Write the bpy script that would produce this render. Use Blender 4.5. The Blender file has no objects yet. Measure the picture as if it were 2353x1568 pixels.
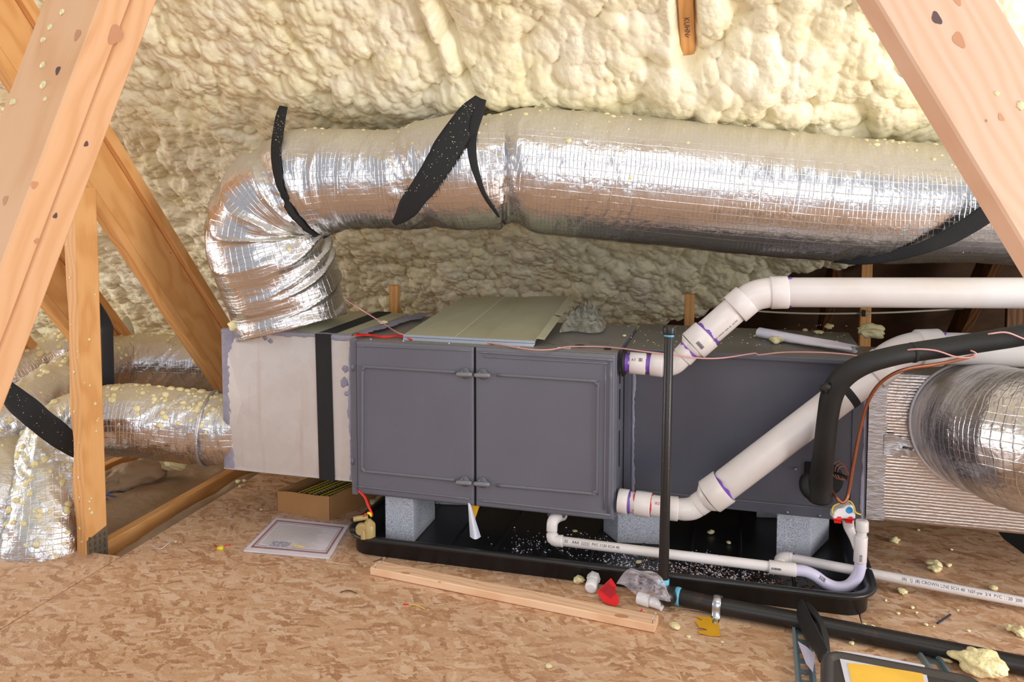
import bpy, math, random
import numpy as np
from mathutils import Vector, Matrix
from mathutils.bvhtree import BVHTree
random.seed(7)
rng = np.random.RandomState(11)
scene = bpy.context.scene
COL = scene.collection
PI = math.pi

# ------------------------------------------------------------------ camera
FPX, PITCH, YAW, CAMZ, PPY = 1912.0, math.radians(3.65), math.radians(15.15), 1.285, 543.0
cam_d = bpy.data.cameras.new('camera')
cam = bpy.data.objects.new('camera', cam_d); COL.objects.link(cam)
cam_d.sensor_width = 36.0
cam_d.lens = FPX / 2353.0 * 36.0
cam_d.shift_y = -(784.0 - PPY) / 2353.0
cam_d.clip_start = 0.02
cam.location = (0, 0, CAMZ)
cam.rotation_euler = (math.radians(90) - PITCH, 0, YAW)
scene.camera = cam

# ------------------------------------------------------------------ world and light
world = bpy.data.worlds.new('world'); scene.world = world; world.use_nodes = True
wb = world.node_tree.nodes['Background']
wb.inputs[0].default_value = (0.90, 0.94, 1.0, 1); wb.inputs[1].default_value = 0.62
def area(name, loc, aim, sx, sy, power, color):
    l = bpy.data.lights.new(name, 'AREA'); l.shape = 'RECTANGLE'; l.size = sx; l.size_y = sy
    l.energy = power; l.color = color
    o = bpy.data.objects.new(name, l); COL.objects.link(o); o.location = loc
    o.rotation_euler = (Vector(aim) - Vector(loc)).to_track_quat('-Z', 'Y').to_euler()
    return o
area('attic_light', (-0.2, 0.9, 2.95), (-0.5, 3.0, 1.2), 1.6, 0.7, 17, (0.86, 0.93, 1.0))
area('gable_daylight_right', (3.3, 1.3, 0.95), (-0.8, 3.6, 1.0), 1.6, 1.5, 125, (1.0, 0.97, 0.93))
area('fill_light_left', (-6.4, 1.2, 1.1), (-2.2, 3.2, 0.9), 1.8, 1.6, 125, (1.0, 0.97, 0.93))  # unseen fill lamp, added to brighten the foam and ducts at the left
area('hatch_daylight', (0.6, -3.0, 2.2), (-0.4, 2.8, 0.7), 3.8, 2.6, 105, (0.97, 0.98, 1.0))
vs = scene.view_settings
vs.view_transform = 'Standard'; vs.look = 'None'; vs.exposure = -0.12; vs.gamma = 1.0
vs.use_curve_mapping = False

# ------------------------------------------------------------------ pixel <-> world
cy_, sy_ = math.cos(YAW), math.sin(YAW)
RIGHT = Vector((cy_, sy_, 0))
FH = Vector((-sy_, cy_, 0))
FWD = FH * math.cos(PITCH) + Vector((0, 0, -math.sin(PITCH)))
UP = FH * math.sin(PITCH) + Vector((0, 0, math.cos(PITCH)))
CAM = Vector((0, 0, CAMZ))
def ray(px, py):
    return RIGHT * ((px - 1176.5) / FPX) + UP * (-(py - PPY) / FPX) + FWD
def W(px, py, t=None, X=None, Y=None, Z=None):
    d = ray(px, py)
    if t is not None: return CAM + d * t
    if X is not None: return CAM + d * ((X - CAM.x) / d.x)
    if Y is not None: return CAM + d * ((Y - CAM.y) / d.y)
    return CAM + d * ((Z - CAM.z) / d.z)
def rp(wpx, t): return wpx * 0.5 * t / FPX
def tdist(p): return (Vector(p) - CAM).dot(FWD)

# ------------------------------------------------------------------ object helpers
OFF = {}
def tag(o, label=None, cat=None, group=None, kind=None):
    if label: o['label'] = label
    if cat: o['category'] = cat
    if group: o['group'] = group
    if kind: o['kind'] = kind
    return o
def thing(name, loc, label, cat, group=None):
    o = bpy.data.objects.new(name, None); COL.objects.link(o)
    o.empty_display_size = 0.05
    o.location = loc; OFF[o.name] = np.array(loc, dtype=float)
    return tag(o, label, cat, group)
def link(name, me, mat=None, parent=None, origin=None):
    """vertices are in world coordinates; move them into the frame of the thing"""
    o = bpy.data.objects.new(name, me); COL.objects.link(o)
    n = len(me.vertices)
    co = np.empty(n * 3, dtype=np.float64); me.vertices.foreach_get('co', co); co = co.reshape(-1, 3)
    if parent is not None:
        off = OFF[parent.name]; o.parent = parent; OFF[o.name] = off
    else:
        if origin is None:
            off = np.array([(co[:, 0].min() + co[:, 0].max()) / 2, (co[:, 1].min() + co[:, 1].max()) / 2, co[:, 2].min()])
        else: off = np.array(origin, dtype=float)
        o.location = off; OFF[o.name] = off
    co = co - off
    me.vertices.foreach_set('co', co.reshape(-1)); me.update()
    if mat is not None: me.materials.append(mat)
    return o
def mesh(verts, faces, smooth=False, uvs=None):
    me = bpy.data.meshes.new('m')
    me.from_pydata([tuple(v) for v in verts], [], faces)
    if smooth: me.polygons.foreach_set('use_smooth', [True] * len(me.polygons))
    if uvs is not None:
        ul = me.uv_layers.new(name='UVMap')
        vi = np.empty(len(me.loops), dtype=np.int32); me.loops.foreach_get('vertex_index', vi)
        ul.data.foreach_set('uv', np.asarray(uvs, dtype=np.float32)[vi].reshape(-1))
    me.update()
    return me
def grid_mesh(P, closed=False, uv=None, smooth=True, caps=False):
    """P: n x m x 3 array. closed: the second index wraps"""
    n, m = P.shape[:2]
    i = np.arange(n - 1)[:, None]; j = np.arange(m if closed else m - 1)[None, :]
    j2 = (j + 1) % m
    F = np.stack([i * m + j, i * m + j2, (i + 1) * m + j2, (i + 1) * m + j], -1).reshape(-1, 4)
    nf = len(F)
    me = bpy.data.meshes.new('g')
    me.vertices.add(n * m); me.vertices.foreach_set('co', P.reshape(-1).astype(np.float32))
    me.loops.add(nf * 4); me.loops.foreach_set('vertex_index', F.reshape(-1).astype(np.int32))
    me.polygons.add(nf); me.polygons.foreach_set('loop_start', (np.arange(nf) * 4).astype(np.int32))
    me.polygons.foreach_set('use_smooth', np.full(nf, smooth))
    if uv is not None:
        ul = me.uv_layers.new(name='UVMap')
        U = uv.reshape(-1, 2)[F.reshape(-1)].reshape(nf, 4, 2).copy()
        if closed:
            last = (np.arange(nf) % m) == m - 1
            U[last, 1, 0] = U[last, 0, 0] + (uv[0, 1, 0] - uv[0, 0, 0]); U[last, 2, 0] = U[last, 1, 0]
        ul.data.foreach_set('uv', U.reshape(-1).astype(np.float32))
    me.update(calc_edges=True); me.validate()
    return me
class MB:
    """collects shapes into one mesh"""
    def __init__(s): s.v = []; s.f = []; s.sm = []
    def add(s, vs, fs, smooth=False):
        b = len(s.v); s.v += [tuple(v) for v in vs]; s.f += [tuple(b + i for i in f) for f in fs]; s.sm += [smooth] * len(fs)
        return s
    def box(s, lo, hi, M=None):
        x0, y0, z0 = lo; x1, y1, z1 = hi
        vs = [Vector(p) for p in ((x0,y0,z0),(x1,y0,z0),(x1,y1,z0),(x0,y1,z0),(x0,y0,z1),(x1,y0,z1),(x1,y1,z1),(x0,y1,z1))]
        if M: vs = [M @ v for v in vs]
        return s.add(vs, [(0,3,2,1),(4,5,6,7),(0,1,5,4),(1,2,6,5),(2,3,7,6),(3,0,4,7)])
    def cyl(s, a, b, r0, r1=None, n=20, smooth=True):
        a = Vector(a); b = Vector(b); r1 = r0 if r1 is None else r1
        d = (b - a).normalized(); u = d.orthogonal().normalized(); w = d.cross(u)
        vs = []
        for p, r in ((a, r0), (b, r1)):
            for k in range(n):
                t = 2 * PI * k / n; vs.append(p + (u * math.cos(t) + w * math.sin(t)) * r)
        s.add(vs, [(k, (k + 1) % n, n + (k + 1) % n, n + k) for k in range(n)], smooth)
        c = len(s.v) - 2 * n
        s.f += [tuple(c + k for k in reversed(range(n))), tuple(c + n + k for k in range(n))]; s.sm += [False, False]
        return s
    def lathe(s, a, b, prof, n=28):
        """prof: (fraction along a-b, radius)"""
        a = Vector(a); b = Vector(b); d = (b - a); dn = d.normalized(); u = dn.orthogonal().normalized(); w = dn.cross(u)
        vs = []
        for f_, r in prof:
            p = a + d * f_
            for k in range(n):
                t = 2 * PI * k / n; vs.append(p + (u * math.cos(t) + w * math.sin(t)) * r)
        m = len(prof)
        fs = [(i*n+k, i*n+(k+1)%n, (i+1)*n+(k+1)%n, (i+1)*n+k) for i in range(m-1) for k in range(n)]
        s.add(vs, fs, True)
        c = len(s.v) - m*n
        s.f += [tuple(c + k for k in reversed(range(n))), tuple(c + (m-1)*n + k for k in range(n))]; s.sm += [False, False]
        return s
    def blob(s, c, r, nrm=None, squash=0.6, seed=0, rough=0.15):
        vs, fs = ICO1
        N = Vector(nrm).normalized() if nrm is not None else Vector((0,0,1))
        q = N.to_track_quat('Z', 'Y'); rr = random.Random(seed)
        sx, sy = rr.uniform(.8, 1.25), rr.uniform(.8, 1.25); a = rr.uniform(0, 6.3)
        out = []
        for v in vs:
            k = 1 + rr.uniform(-rough, rough)
            x, y, z = v[0]*sx*k, v[1]*sy*k, v[2]*squash*k
            x, y = x*math.cos(a)-y*math.sin(a), x*math.sin(a)+y*math.cos(a)
            out.append(Vector(c) + q @ Vector((x*r, y*r, z*r)))
        return s.add(out, fs, True)
    def mesh(s):
        me = mesh(s.v, s.f)
        me.polygons.foreach_set('use_smooth', s.sm)
        return me
    def build(s, name, mat, parent=None, origin=None, bevel=0.0, seg=2):
        o = link(name, s.mesh(), mat, parent, origin)
        if bevel > 0:
            b = o.modifiers.new('bevel', 'BEVEL'); b.width = bevel; b.segments = seg; b.limit_method = 'ANGLE'; b.angle_limit = math.radians(40)
            b.harden_normals = False
        return o
def _ico(sub):
    import bmesh
    bm = bmesh.new(); bmesh.ops.create_icosphere(bm, subdivisions=sub, radius=1)
    vs = [tuple(v.co) for v in bm.verts]; fs = [tuple(v.index for v in f.verts) for f in bm.faces]; bm.free()
    return vs, fs
ICO1 = _ico(2); ICO3 = _ico(4)

# ------------------------------------------------------------------ numeric noise
def _hash(ix, iy, seed):
    h = (ix.astype(np.int64) * 374761393 + iy.astype(np.int64) * 668265263 + seed * 1442695041) & 0xffffffff
    h = ((h ^ (h >> 13)) * 1274126177) & 0xffffffff
    h = ((h ^ (h >> 16)) * 2246822519) & 0xffffffff
    return ((h ^ (h >> 15)) & 0xffffff) / float(0xffffff)
def vn(x, y, seed=0):
    x = np.asarray(x, float); y = np.asarray(y, float)
    ix = np.floor(x); iy = np.floor(y); fx = x - ix; fy = y - iy
    fx = fx*fx*fx*(fx*(fx*6-15)+10); fy = fy*fy*fy*(fy*(fy*6-15)+10)
    a = _hash(ix, iy, seed); b = _hash(ix+1, iy, seed); c = _hash(ix, iy+1, seed); d = _hash(ix+1, iy+1, seed)
    return (a*(1-fx)+b*fx)*(1-fy) + (c*(1-fx)+d*fx)*fy
def fbm(x, y, seed=0, o=4):
    s = 0; a = .5; t = 0
    for k in range(o):
        s = s + a*vn(x*2**k, y*2**k, seed+k*17); t += a; a *= .5
    return s / t
def billow(x, y, seed=0, rmin=.55, rmax=1.05):
    """union of round blobs, one for each cell: height 0..1"""
    ix = np.floor(x); iy = np.floor(y); out = np.zeros_like(x)
    for dx in (-1, 0, 1):
        for dy in (-1, 0, 1):
            cx = ix + dx; cy = iy + dy
            px = cx + .1 + .8*_hash(cx, cy, seed); py = cy + .1 + .8*_hash(cx, cy, seed+5)
            r = rmin + (rmax-rmin)*_hash(cx, cy, seed+9)
            d2 = (x-px)**2 + (y-py)**2
            out = np.maximum(out, np.sqrt(np.maximum(r*r - d2, 0)))
    return out

# ------------------------------------------------------------------ curves and tubes
def spline(pts, step=0.01):
    P = np.array([tuple(p) for p in pts], dtype=float)
    if len(P) == 2:
        n = max(2, int(np.linalg.norm(P[1,:3]-P[0,:3])/step)+1)
        t = np.linspace(0, 1, n)[:, None]; return P[0]*(1-t)+P[1]*t
    Q = np.vstack([2*P[0]-P[1], P, 2*P[-1]-P[-2]]); out = []
    for i in range(1, len(Q)-2):
        L = np.linalg.norm(Q[i+1,:3]-Q[i,:3]); n = max(2, int(L/step))
        t = np.linspace(0, 1, n, endpoint=False)[:, None]
        a, b, c, d = Q[i-1], Q[i], Q[i+1], Q[i+2]
        out.append(.5*((2*b) + (-a+c)*t + (2*a-5*b+4*c-d)*t*t + (-a+3*b-3*c+d)*t**3))
    out.append(Q[-2][None]); return np.vstack(out)
def frames(C, ref=None):
    T = np.gradient(C, axis=0); T /= np.linalg.norm(T, axis=1)[:, None] + 1e-12
    N = np.empty_like(C)
    r = Vector(ref) if ref is not None else Vector(T[0]).orthogonal()
    n = r - Vector(T[0])*r.dot(Vector(T[0])); n.normalize(); N[0] = n
    for i in range(1, len(C)):
        v = N[i-1] - T[i]*np.dot(N[i-1], T[i]); N[i] = v/np.linalg.norm(v)
    return T, N, np.cross(T, N)
def tube_grid(pts, rad, step=.01, nth=24, disp=None, ref=None, sq=1.0):
    """pts: points, rad: radius or a list for each point. Returns grid, uv"""
    rad = [rad]*len(pts) if np.isscalar(rad) else rad
    S = spline([tuple(p)+(r,) for p, r in zip(pts, rad)], step)
    C = S[:, :3]; R = S[:, 3]
    T, N, B = frames(C, ref)
    s = np.concatenate([[0], np.cumsum(np.linalg.norm(np.diff(C, axis=0), axis=1))])
    th = np.linspace(0, 2*PI, nth, endpoint=False)
    TH, SS = np.meshgrid(th, s)
    RR = R[:, None] * np.ones_like(TH)
    if disp is not None: RR = RR + disp(SS, TH, s[-1])
    P = C[:, None, :] + RR[..., None]*(np.cos(TH)[..., None]*N[:, None, :] + sq*np.sin(TH)[..., None]*B[:, None, :])
    uv = np.stack([TH*float(np.mean(R)), SS], -1)
    return P, uv, C
def cap_grid(P, uv, C):
    a = np.repeat(C[:1][None], P.shape[1], 1); b = np.repeat(C[-1:][None], P.shape[1], 1)
    return np.concatenate([a, P, b], 0), np.concatenate([uv[:1], uv, uv[-1:]], 0)
def tube(name, pts, rad, mat, parent=None, step=.01, nth=24, cap=True, disp=None, ref=None, sq=1.0, origin=None):
    P, uv, C = tube_grid(pts, rad, step, nth, disp, ref, sq)
    if cap: P, uv = cap_grid(P, uv, C)
    return link(name, grid_mesh(P, True, uv), mat, parent, origin)
def ribbon(name, pts, nrm, width, mat, parent=None, thick=.0025, step=.012, wob=.0, seed=3):
    """flat band through pts; nrm: surface normal at each point, width number or list"""
    width = [width]*len(pts) if np.isscalar(width) else width
    S = spline([tuple(p)+tuple(n)+(w,) for p, n, w in zip(pts, nrm, width)], step)
    C = S[:, :3]; Nn = S[:, 3:6]; Wd = S[:, 6]
    T = np.gradient(C, axis=0); T /= np.linalg.norm(T, axis=1)[:, None]
    Nn = Nn - T*np.sum(Nn*T, 1)[:, None]; Nn /= np.linalg.norm(Nn, axis=1)[:, None]
    B = np.cross(T, Nn)
    s = np.arange(len(C)); w0 = Wd*.5*(1+wob*(vn(s*.25, s*0, seed)-.5)); w1 = Wd*.5*(1+wob*(vn(s*.25, s*0+9, seed)-.5))
    top = Nn*thick/2
    cols = []
    m = 7
    for k in range(m):
        f = -1 + 2*k/(m-1); w = w0 if f < 0 else w1
        cols.append(C + B*(f*w)[:, None] + top + Nn*(.0015*(1-f*f)))
    for k in range(m):
        f = 1 - 2*k/(m-1); w = w0 if f < 0 else w1
        cols.append(C + B*(f*w)[:, None] - top)
    P = np.stack(cols, 1)
    a = np.repeat(P[:1].mean(1, keepdims=True), P.shape[1], 1); b = np.repeat(P[-1:].mean(1, keepdims=True), P.shape[1], 1)
    P = np.concatenate([a, P, b], 0)
    uv = np.zeros(P.shape[:2]+(2,)); uv[..., 0] = np.linspace(0, 1, P.shape[1])[None]; uv[..., 1] = (np.arange(len(P))*step)[:, None]
    return link(name, grid_mesh(P, True, uv), mat, parent)
def bvh_of(o):
    off = Vector(OFF[o.name])
    return BVHTree.FromPolygons([v.co + off for v in o.data.vertices], [tuple(p.vertices) for p in o.data.polygons])
def hit(bvh, px, py, off=.004, t=None):
    """the point of a built surface seen at a place, pushed out along its normal"""
    d = ray(px, py).normalized(); loc, n, i, _ = bvh.ray_cast(CAM, d)
    if loc is None:
        return (W(px, py, t=t), -FH) if t else (None, None)
    if n.dot(d) > 0: n = -n
    return loc + n*off, n

# ------------------------------------------------------------------ text
def text_data(s, size, spacing=1.0):
    c = bpy.data.curves.new('t', 'FONT'); c.body = s; c.size = size; c.space_character = spacing; c.resolution_u = 2
    o = bpy.data.objects.new('t', c); COL.objects.link(o)
    dg = bpy.context.evaluated_depsgraph_get(); me = bpy.data.meshes.new_from_object(o.evaluated_get(dg))
    vs = [tuple(v.co) for v in me.vertices]; fs = [tuple(p.vertices) for p in me.polygons]
    bpy.data.objects.remove(o); bpy.data.curves.remove(c); bpy.data.meshes.remove(me)
    return vs, fs
def text_plane(name, s, size, o, r, u, mat, parent=None, off=.0008):
    r = Vector(r).normalized(); u = Vector(u).normalized(); n = r.cross(u)
    vs, fs = text_data(s, size)
    ob = link(name, mesh([Vector(o)+r*v[0]+u*v[1]+n*off for v in vs], fs), mat, parent); return ob
def text_cyl(name, s, size, a, b, radius, mat, parent=None, tilt=0.0, start=.0, flip=1):
    """print along the pipe from a to b, on the side that faces the camera turned by tilt"""
    a = Vector(a); b = Vector(b); ax = (b-a).normalized()
    toc = (CAM-(a+b)/2); toc = (toc-ax*toc.dot(ax)).normalized()
    sd = ax.cross(toc); 
    if sd.z*flip > 0: sd = sd
    vs, fs = text_data(s, size); out = []
    for v in vs:
        ang = (v[1]-size*.35)/radius + tilt
        up = toc.cross(ax)
        out.append(a+ax*(start+v[0]) + (toc*math.cos(ang)+up*math.sin(ang)*flip)*(radius+.0006))
    return link(name, mesh(out, fs), mat, parent)

# ------------------------------------------------------------------ materials
def srgb(r, g, b):
    f = lambda c: (c/255/12.92) if c/255 <= .04045 else ((c/255+.055)/1.055)**2.4
    return (f(r), f(g), f(b), 1)
class G:
    def __init__(s, name):
        s.m = bpy.data.materials.new(name); s.m.use_nodes = True; s.t = s.m.node_tree; s.b = s.t.nodes['Principled BSDF']
    def n(s, typ, ins=None, out=0, **props):
        nd = s.t.nodes.new(typ)
        for k, v in props.items(): setattr(nd, k, v)
        for k, v in (ins or {}).items():
            if isinstance(v, bpy.types.NodeSocket): s.t.links.new(v, nd.inputs[k])
            else: nd.inputs[k].default_value = v
        return nd.outputs[out]
    def coord(s, which='Object'): return s.n('ShaderNodeTexCoord', out={'Generated':0,'Normal':1,'UV':2,'Object':3}[which])
    def map(s, v, scale=(1,1,1), rot=(0,0,0), loc=(0,0,0)):
        return s.n('ShaderNodeMapping', {'Vector': v, 'Scale': scale, 'Rotation': rot, 'Location': loc})
    def noise(s, v, scale, detail=4, rough=.55, dist=0, out=0):
        return s.n('ShaderNodeTexNoise', {'Vector': v, 'Scale': scale, 'Detail': detail, 'Roughness': rough, 'Distortion': dist}, out)
    def vor(s, v, scale, out=0, feature='F1', rand=1.0, smooth=.3):
        nd = s.t.nodes.new('ShaderNodeTexVoronoi'); nd.feature = feature
        s.t.links.new(v, nd.inputs['Vector']); nd.inputs['Scale'].default_value = scale; nd.inputs['Randomness'].default_value = rand
        if feature == 'SMOOTH_F1': nd.inputs['Smoothness'].default_value = smooth
        return nd.outputs[out]
    def ramp(s, f, stops, interp='LINEAR'):
        nd = s.t.nodes.new('ShaderNodeValToRGB'); nd.color_ramp.interpolation = interp
        s.t.links.new(f, nd.inputs[0]); e = nd.color_ramp.elements
        while len(e) < len(stops): e.new(.5)
        for k, (p, c) in enumerate(stops):
            e[k].position = p; e[k].color = c if hasattr(c, '__len__') else (c, c, c, 1)
        return nd.outputs[0]
    def math(s, op, a, b=0.0, c=0.0, clamp=False):
        nd = s.t.nodes.new('ShaderNodeMath'); nd.operation = op; nd.use_clamp = clamp
        for k, v in enumerate((a, b, c)):
            if isinstance(v, bpy.types.NodeSocket): s.t.links.new(v, nd.inputs[k])
            else: nd.inputs[k].default_value = v
        return nd.outputs[0]
    def mix(s, f, a, b, mode='MIX'):
        nd = s.t.nodes.new('ShaderNodeMix'); nd.data_type = 'RGBA'; nd.blend_type = mode
        for k, v in ((0, f), (6, a), (7, b)):
            if isinstance(v, bpy.types.NodeSocket): s.t.links.new(v, nd.inputs[k])
            else: nd.inputs[k].default_value = v
        return nd.outputs[2]
    def bump(s, h, strength=.5, dist=.01, normal=None):
        ins = {'Height': h, 'Strength': strength, 'Distance': dist}
        if normal is not None: ins['Normal'] = normal
        return s.n('ShaderNodeBump', ins)
    def sep(s, v, i): return s.n('ShaderNodeSeparateXYZ', {0: v}, out=i)
    def set(s, **kw):
        names = {'color': 'Base Color', 'rough': 'Roughness', 'metal': 'Metallic', 'normal': 'Normal', 'alpha': 'Alpha', 'spec': 'Specular IOR Level',
                 'coat': 'Coat Weight', 'trans': 'Transmission Weight', 'ior': 'IOR', 'sss': 'Subsurface Weight', 'sheen': 'Sheen Weight'}
        for k, v in kw.items():
            i = s.b.inputs[names[k]]
            if isinstance(v, bpy.types.NodeSocket): s.t.links.new(v, i)
            else: i.default_value = v
        return s.m
M = {}
def plain(name, col, rough=.5, metal=0.0, bump=0.0, bscale=80, var=.08, spec=.5):
    g = G(name); o = g.coord()
    c = col
    n = g.noise(o, 9, 4)
    g.set(color=g.mix(g.ramp(n, [(.3, 0.), (.7, 1.)]), tuple(x*(1-var) for x in col[:3])+(1,), tuple(min(1, x*(1+var)) for x in col[:3])+(1,)), rough=rough, metal=metal, spec=spec)
    if bump: g.set(normal=g.bump(g.noise(o, bscale, 3), bump, .002))
    M[name] = g.m; return g.m

# sprayed foam
def foam(name, c_hi, c_lo, fine=1.0):
    g = G(name); o = g.coord()
    n = g.noise(o, 2.2, 5); n2 = g.noise(o, 14, 4)
    f = g.math('ADD', g.math('MULTIPLY', n, .7), g.math('MULTIPLY', n2, .3))
    col = g.mix(g.ramp(f, [(.38, 0.), (.62, 1.)]), c_lo, c_hi)
    w = g.n('ShaderNodeVectorMath', {0: o, 1: g.n('ShaderNodeVectorMath', {0: g.noise(o, 30, 2, out=1), 1: (.012, .012, .012)}, operation='MULTIPLY')}, operation='ADD')
    v1 = g.vor(w, 55*fine, feature='SMOOTH_F1', smooth=.45); v2 = g.vor(w, 130*fine, feature='SMOOTH_F1', smooth=.5)
    h = g.math('ADD', g.math('MULTIPLY', v1, -1.0), g.math('MULTIPLY', v2, -.3))
    h = g.math('MULTIPLY', h, g.ramp(g.noise(o, 5, 2), [(.35, .25), (.65, 1.)]))
    nb = g.bump(h, .42, .009)
    nb = g.bump(g.noise(o, 240, 3), .12, .002, nb)
    g.set(color=col, rough=.42, normal=nb, spec=.45)
    M[name] = g.m
foam('foam', srgb(246, 240, 216), srgb(241, 231, 188))
foam('foam_dark', srgb(226, 206, 152), srgb(214, 190, 120))
foam('foam_bit', srgb(238, 228, 184), srgb(226, 212, 156), 2.0)

# wood: grain runs along object x (beams carry their own frame)
def wood(name, c1, c2, c3, scale=1.0, dots=True, uv=False):
    g = G(name); o = g.coord('UV' if uv else 'Object')
    p = g.map(o, (.7*scale, 17*scale, 17*scale))
    d = g.noise(g.map(o, (2.0, 5, 5)), 1.6, 3)
    pw = g.n('ShaderNodeVectorMath', {0: p, 1: g.n('ShaderNodeVectorMath', {0: g.noise(g.map(o, (2.5, 6, 6)), 1.2, 2, out=1), 1: (1.6, 1.6, 1.6)}, operation='MULTIPLY')}, operation='ADD')
    w = g.n('ShaderNodeTexWave', {'Vector': pw, 'Scale': .8, 'Distortion': 2.0, 'Detail': 3.0, 'Detail Scale': 1.5}, bands_direction='Y')
    fine = g.noise(g.map(o, (5, 160, 160)), 1.5, 3)
    f = g.math('ADD', g.math('MULTIPLY', w, .55), g.math('MULTIPLY', fine, .45))
    col = g.ramp(f, [(.15, c3), (.45, c2), (.8, c1)])
    col = g.mix(g.ramp(d, [(.4, 0.), (.7, .35)]), col, c2)
    if dots:
        k = g.vor(g.map(o, (3.2, 6.5, 6.5)), 1.0)
        col = g.mix(g.ramp(k, [(.035, 1.), (.075, .55), (.17, 0.)]), col, srgb(112, 66, 36))
        s = g.vor(g.map(o, (9, 9, 9), loc=(3, 1, 2)), 1.0)
        col = g.mix(g.ramp(s, [(.02, .9), (.035, 0.)]), col, srgb(70, 50, 50))
    g.set(color=col, rough=.62, normal=g.bump(f, .10, .002), spec=.25)
    M[name] = g.m
wood('pine', srgb(226, 172, 112), srgb(220, 163, 102), srgb(208, 148, 88))
wood('pine_pale', srgb(236, 200, 166), srgb(232, 192, 156), srgb(218, 170, 132), dots=False)
wood('pine_pink', srgb(226, 188, 162), srgb(223, 183, 155), srgb(217, 174, 144))
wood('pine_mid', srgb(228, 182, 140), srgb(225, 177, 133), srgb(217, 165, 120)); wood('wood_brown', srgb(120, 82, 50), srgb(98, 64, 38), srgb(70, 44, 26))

# oriented strand board
g = G('osb'); o = g.coord()
def flakes(ang, sc, st, seed):
    wv = g.n('ShaderNodeVectorMath', {0: o, 1: g.n('ShaderNodeVectorMath', {0: g.noise(o, 14, 5, .65, out=1), 1: (.06, .06, 0)}, operation='MULTIPLY')}, operation='ADD')
    m = g.map(wv, (1, st, 1), (0, 0, ang), (seed, seed*2.3, 0))
    # mapping rotates after scaling, so rotate first with a second node
    m = g.map(g.map(wv, (1, 1, 1), (0, 0, ang), (seed, seed*1.7, 0)), (1, st, 1))
    c = g.vor(m, sc, out=1); d = g.vor(m, sc, feature='DISTANCE_TO_EDGE')
    return g.sep(c, 0), g.sep(c, 1), d
a1, b1, d1 = flakes(.35, 11, 4.5, 1.0); a2, b2, d2 = flakes(-.35, 14, 5.0, 5.0); a3, b3, d3 = flakes(1.0, 18, 4.2, 9.0)
sel = g.math('GREATER_THAN', b1, .52); sel2 = g.math('GREATER_THAN', b2, .62)
v = g.mix(sel, a1, a2); v = g.mix(sel2, v, a3)
fine = g.noise(g.map(g.map(o, (1, 1, 1), (0, 0, .5)), (1, 6, 1)), 60, 5)
v = g.math('ADD', g.math('MULTIPLY', v, .45), g.math('MULTIPLY', fine, .55))
col = g.ramp(v, [(.22, srgb(160, 114, 82)), (.40, srgb(198, 156, 120)), (.58, srgb(211, 173, 139)), (.78, srgb(225, 197, 171))])
dark = g.ramp(g.vor(g.map(g.map(o, (1, 1, 1), (0, 0, -.3)), (1, 2.4, 1)), 34), [(.05, 1.), (.16, 0.)])
dark = g.math('MULTIPLY', dark, g.ramp(g.noise(o, 5, 2), [(.48, 0.), (.6, 1.)]))
col = g.mix(g.math('MULTIPLY', dark, .55), col, srgb(112, 72, 56))
edge = g.ramp(g.math('MINIMUM', d1, d2), [(0., .22), (.03, 0.)])
col = g.mix(edge, col, srgb(140, 90, 54))
dust = g.ramp(g.noise(o, 1.6, 4), [(.5, 0.), (.75, .3)])
col = g.mix(dust, col, srgb(226, 196, 176))
g.set(color=col, rough=.6, normal=g.bump(g.math('ADD', v, g.math('MULTIPLY', g.noise(o, 90, 3), .6)), .35, .003), spec=.3)
M['osb'] = g.m

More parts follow.
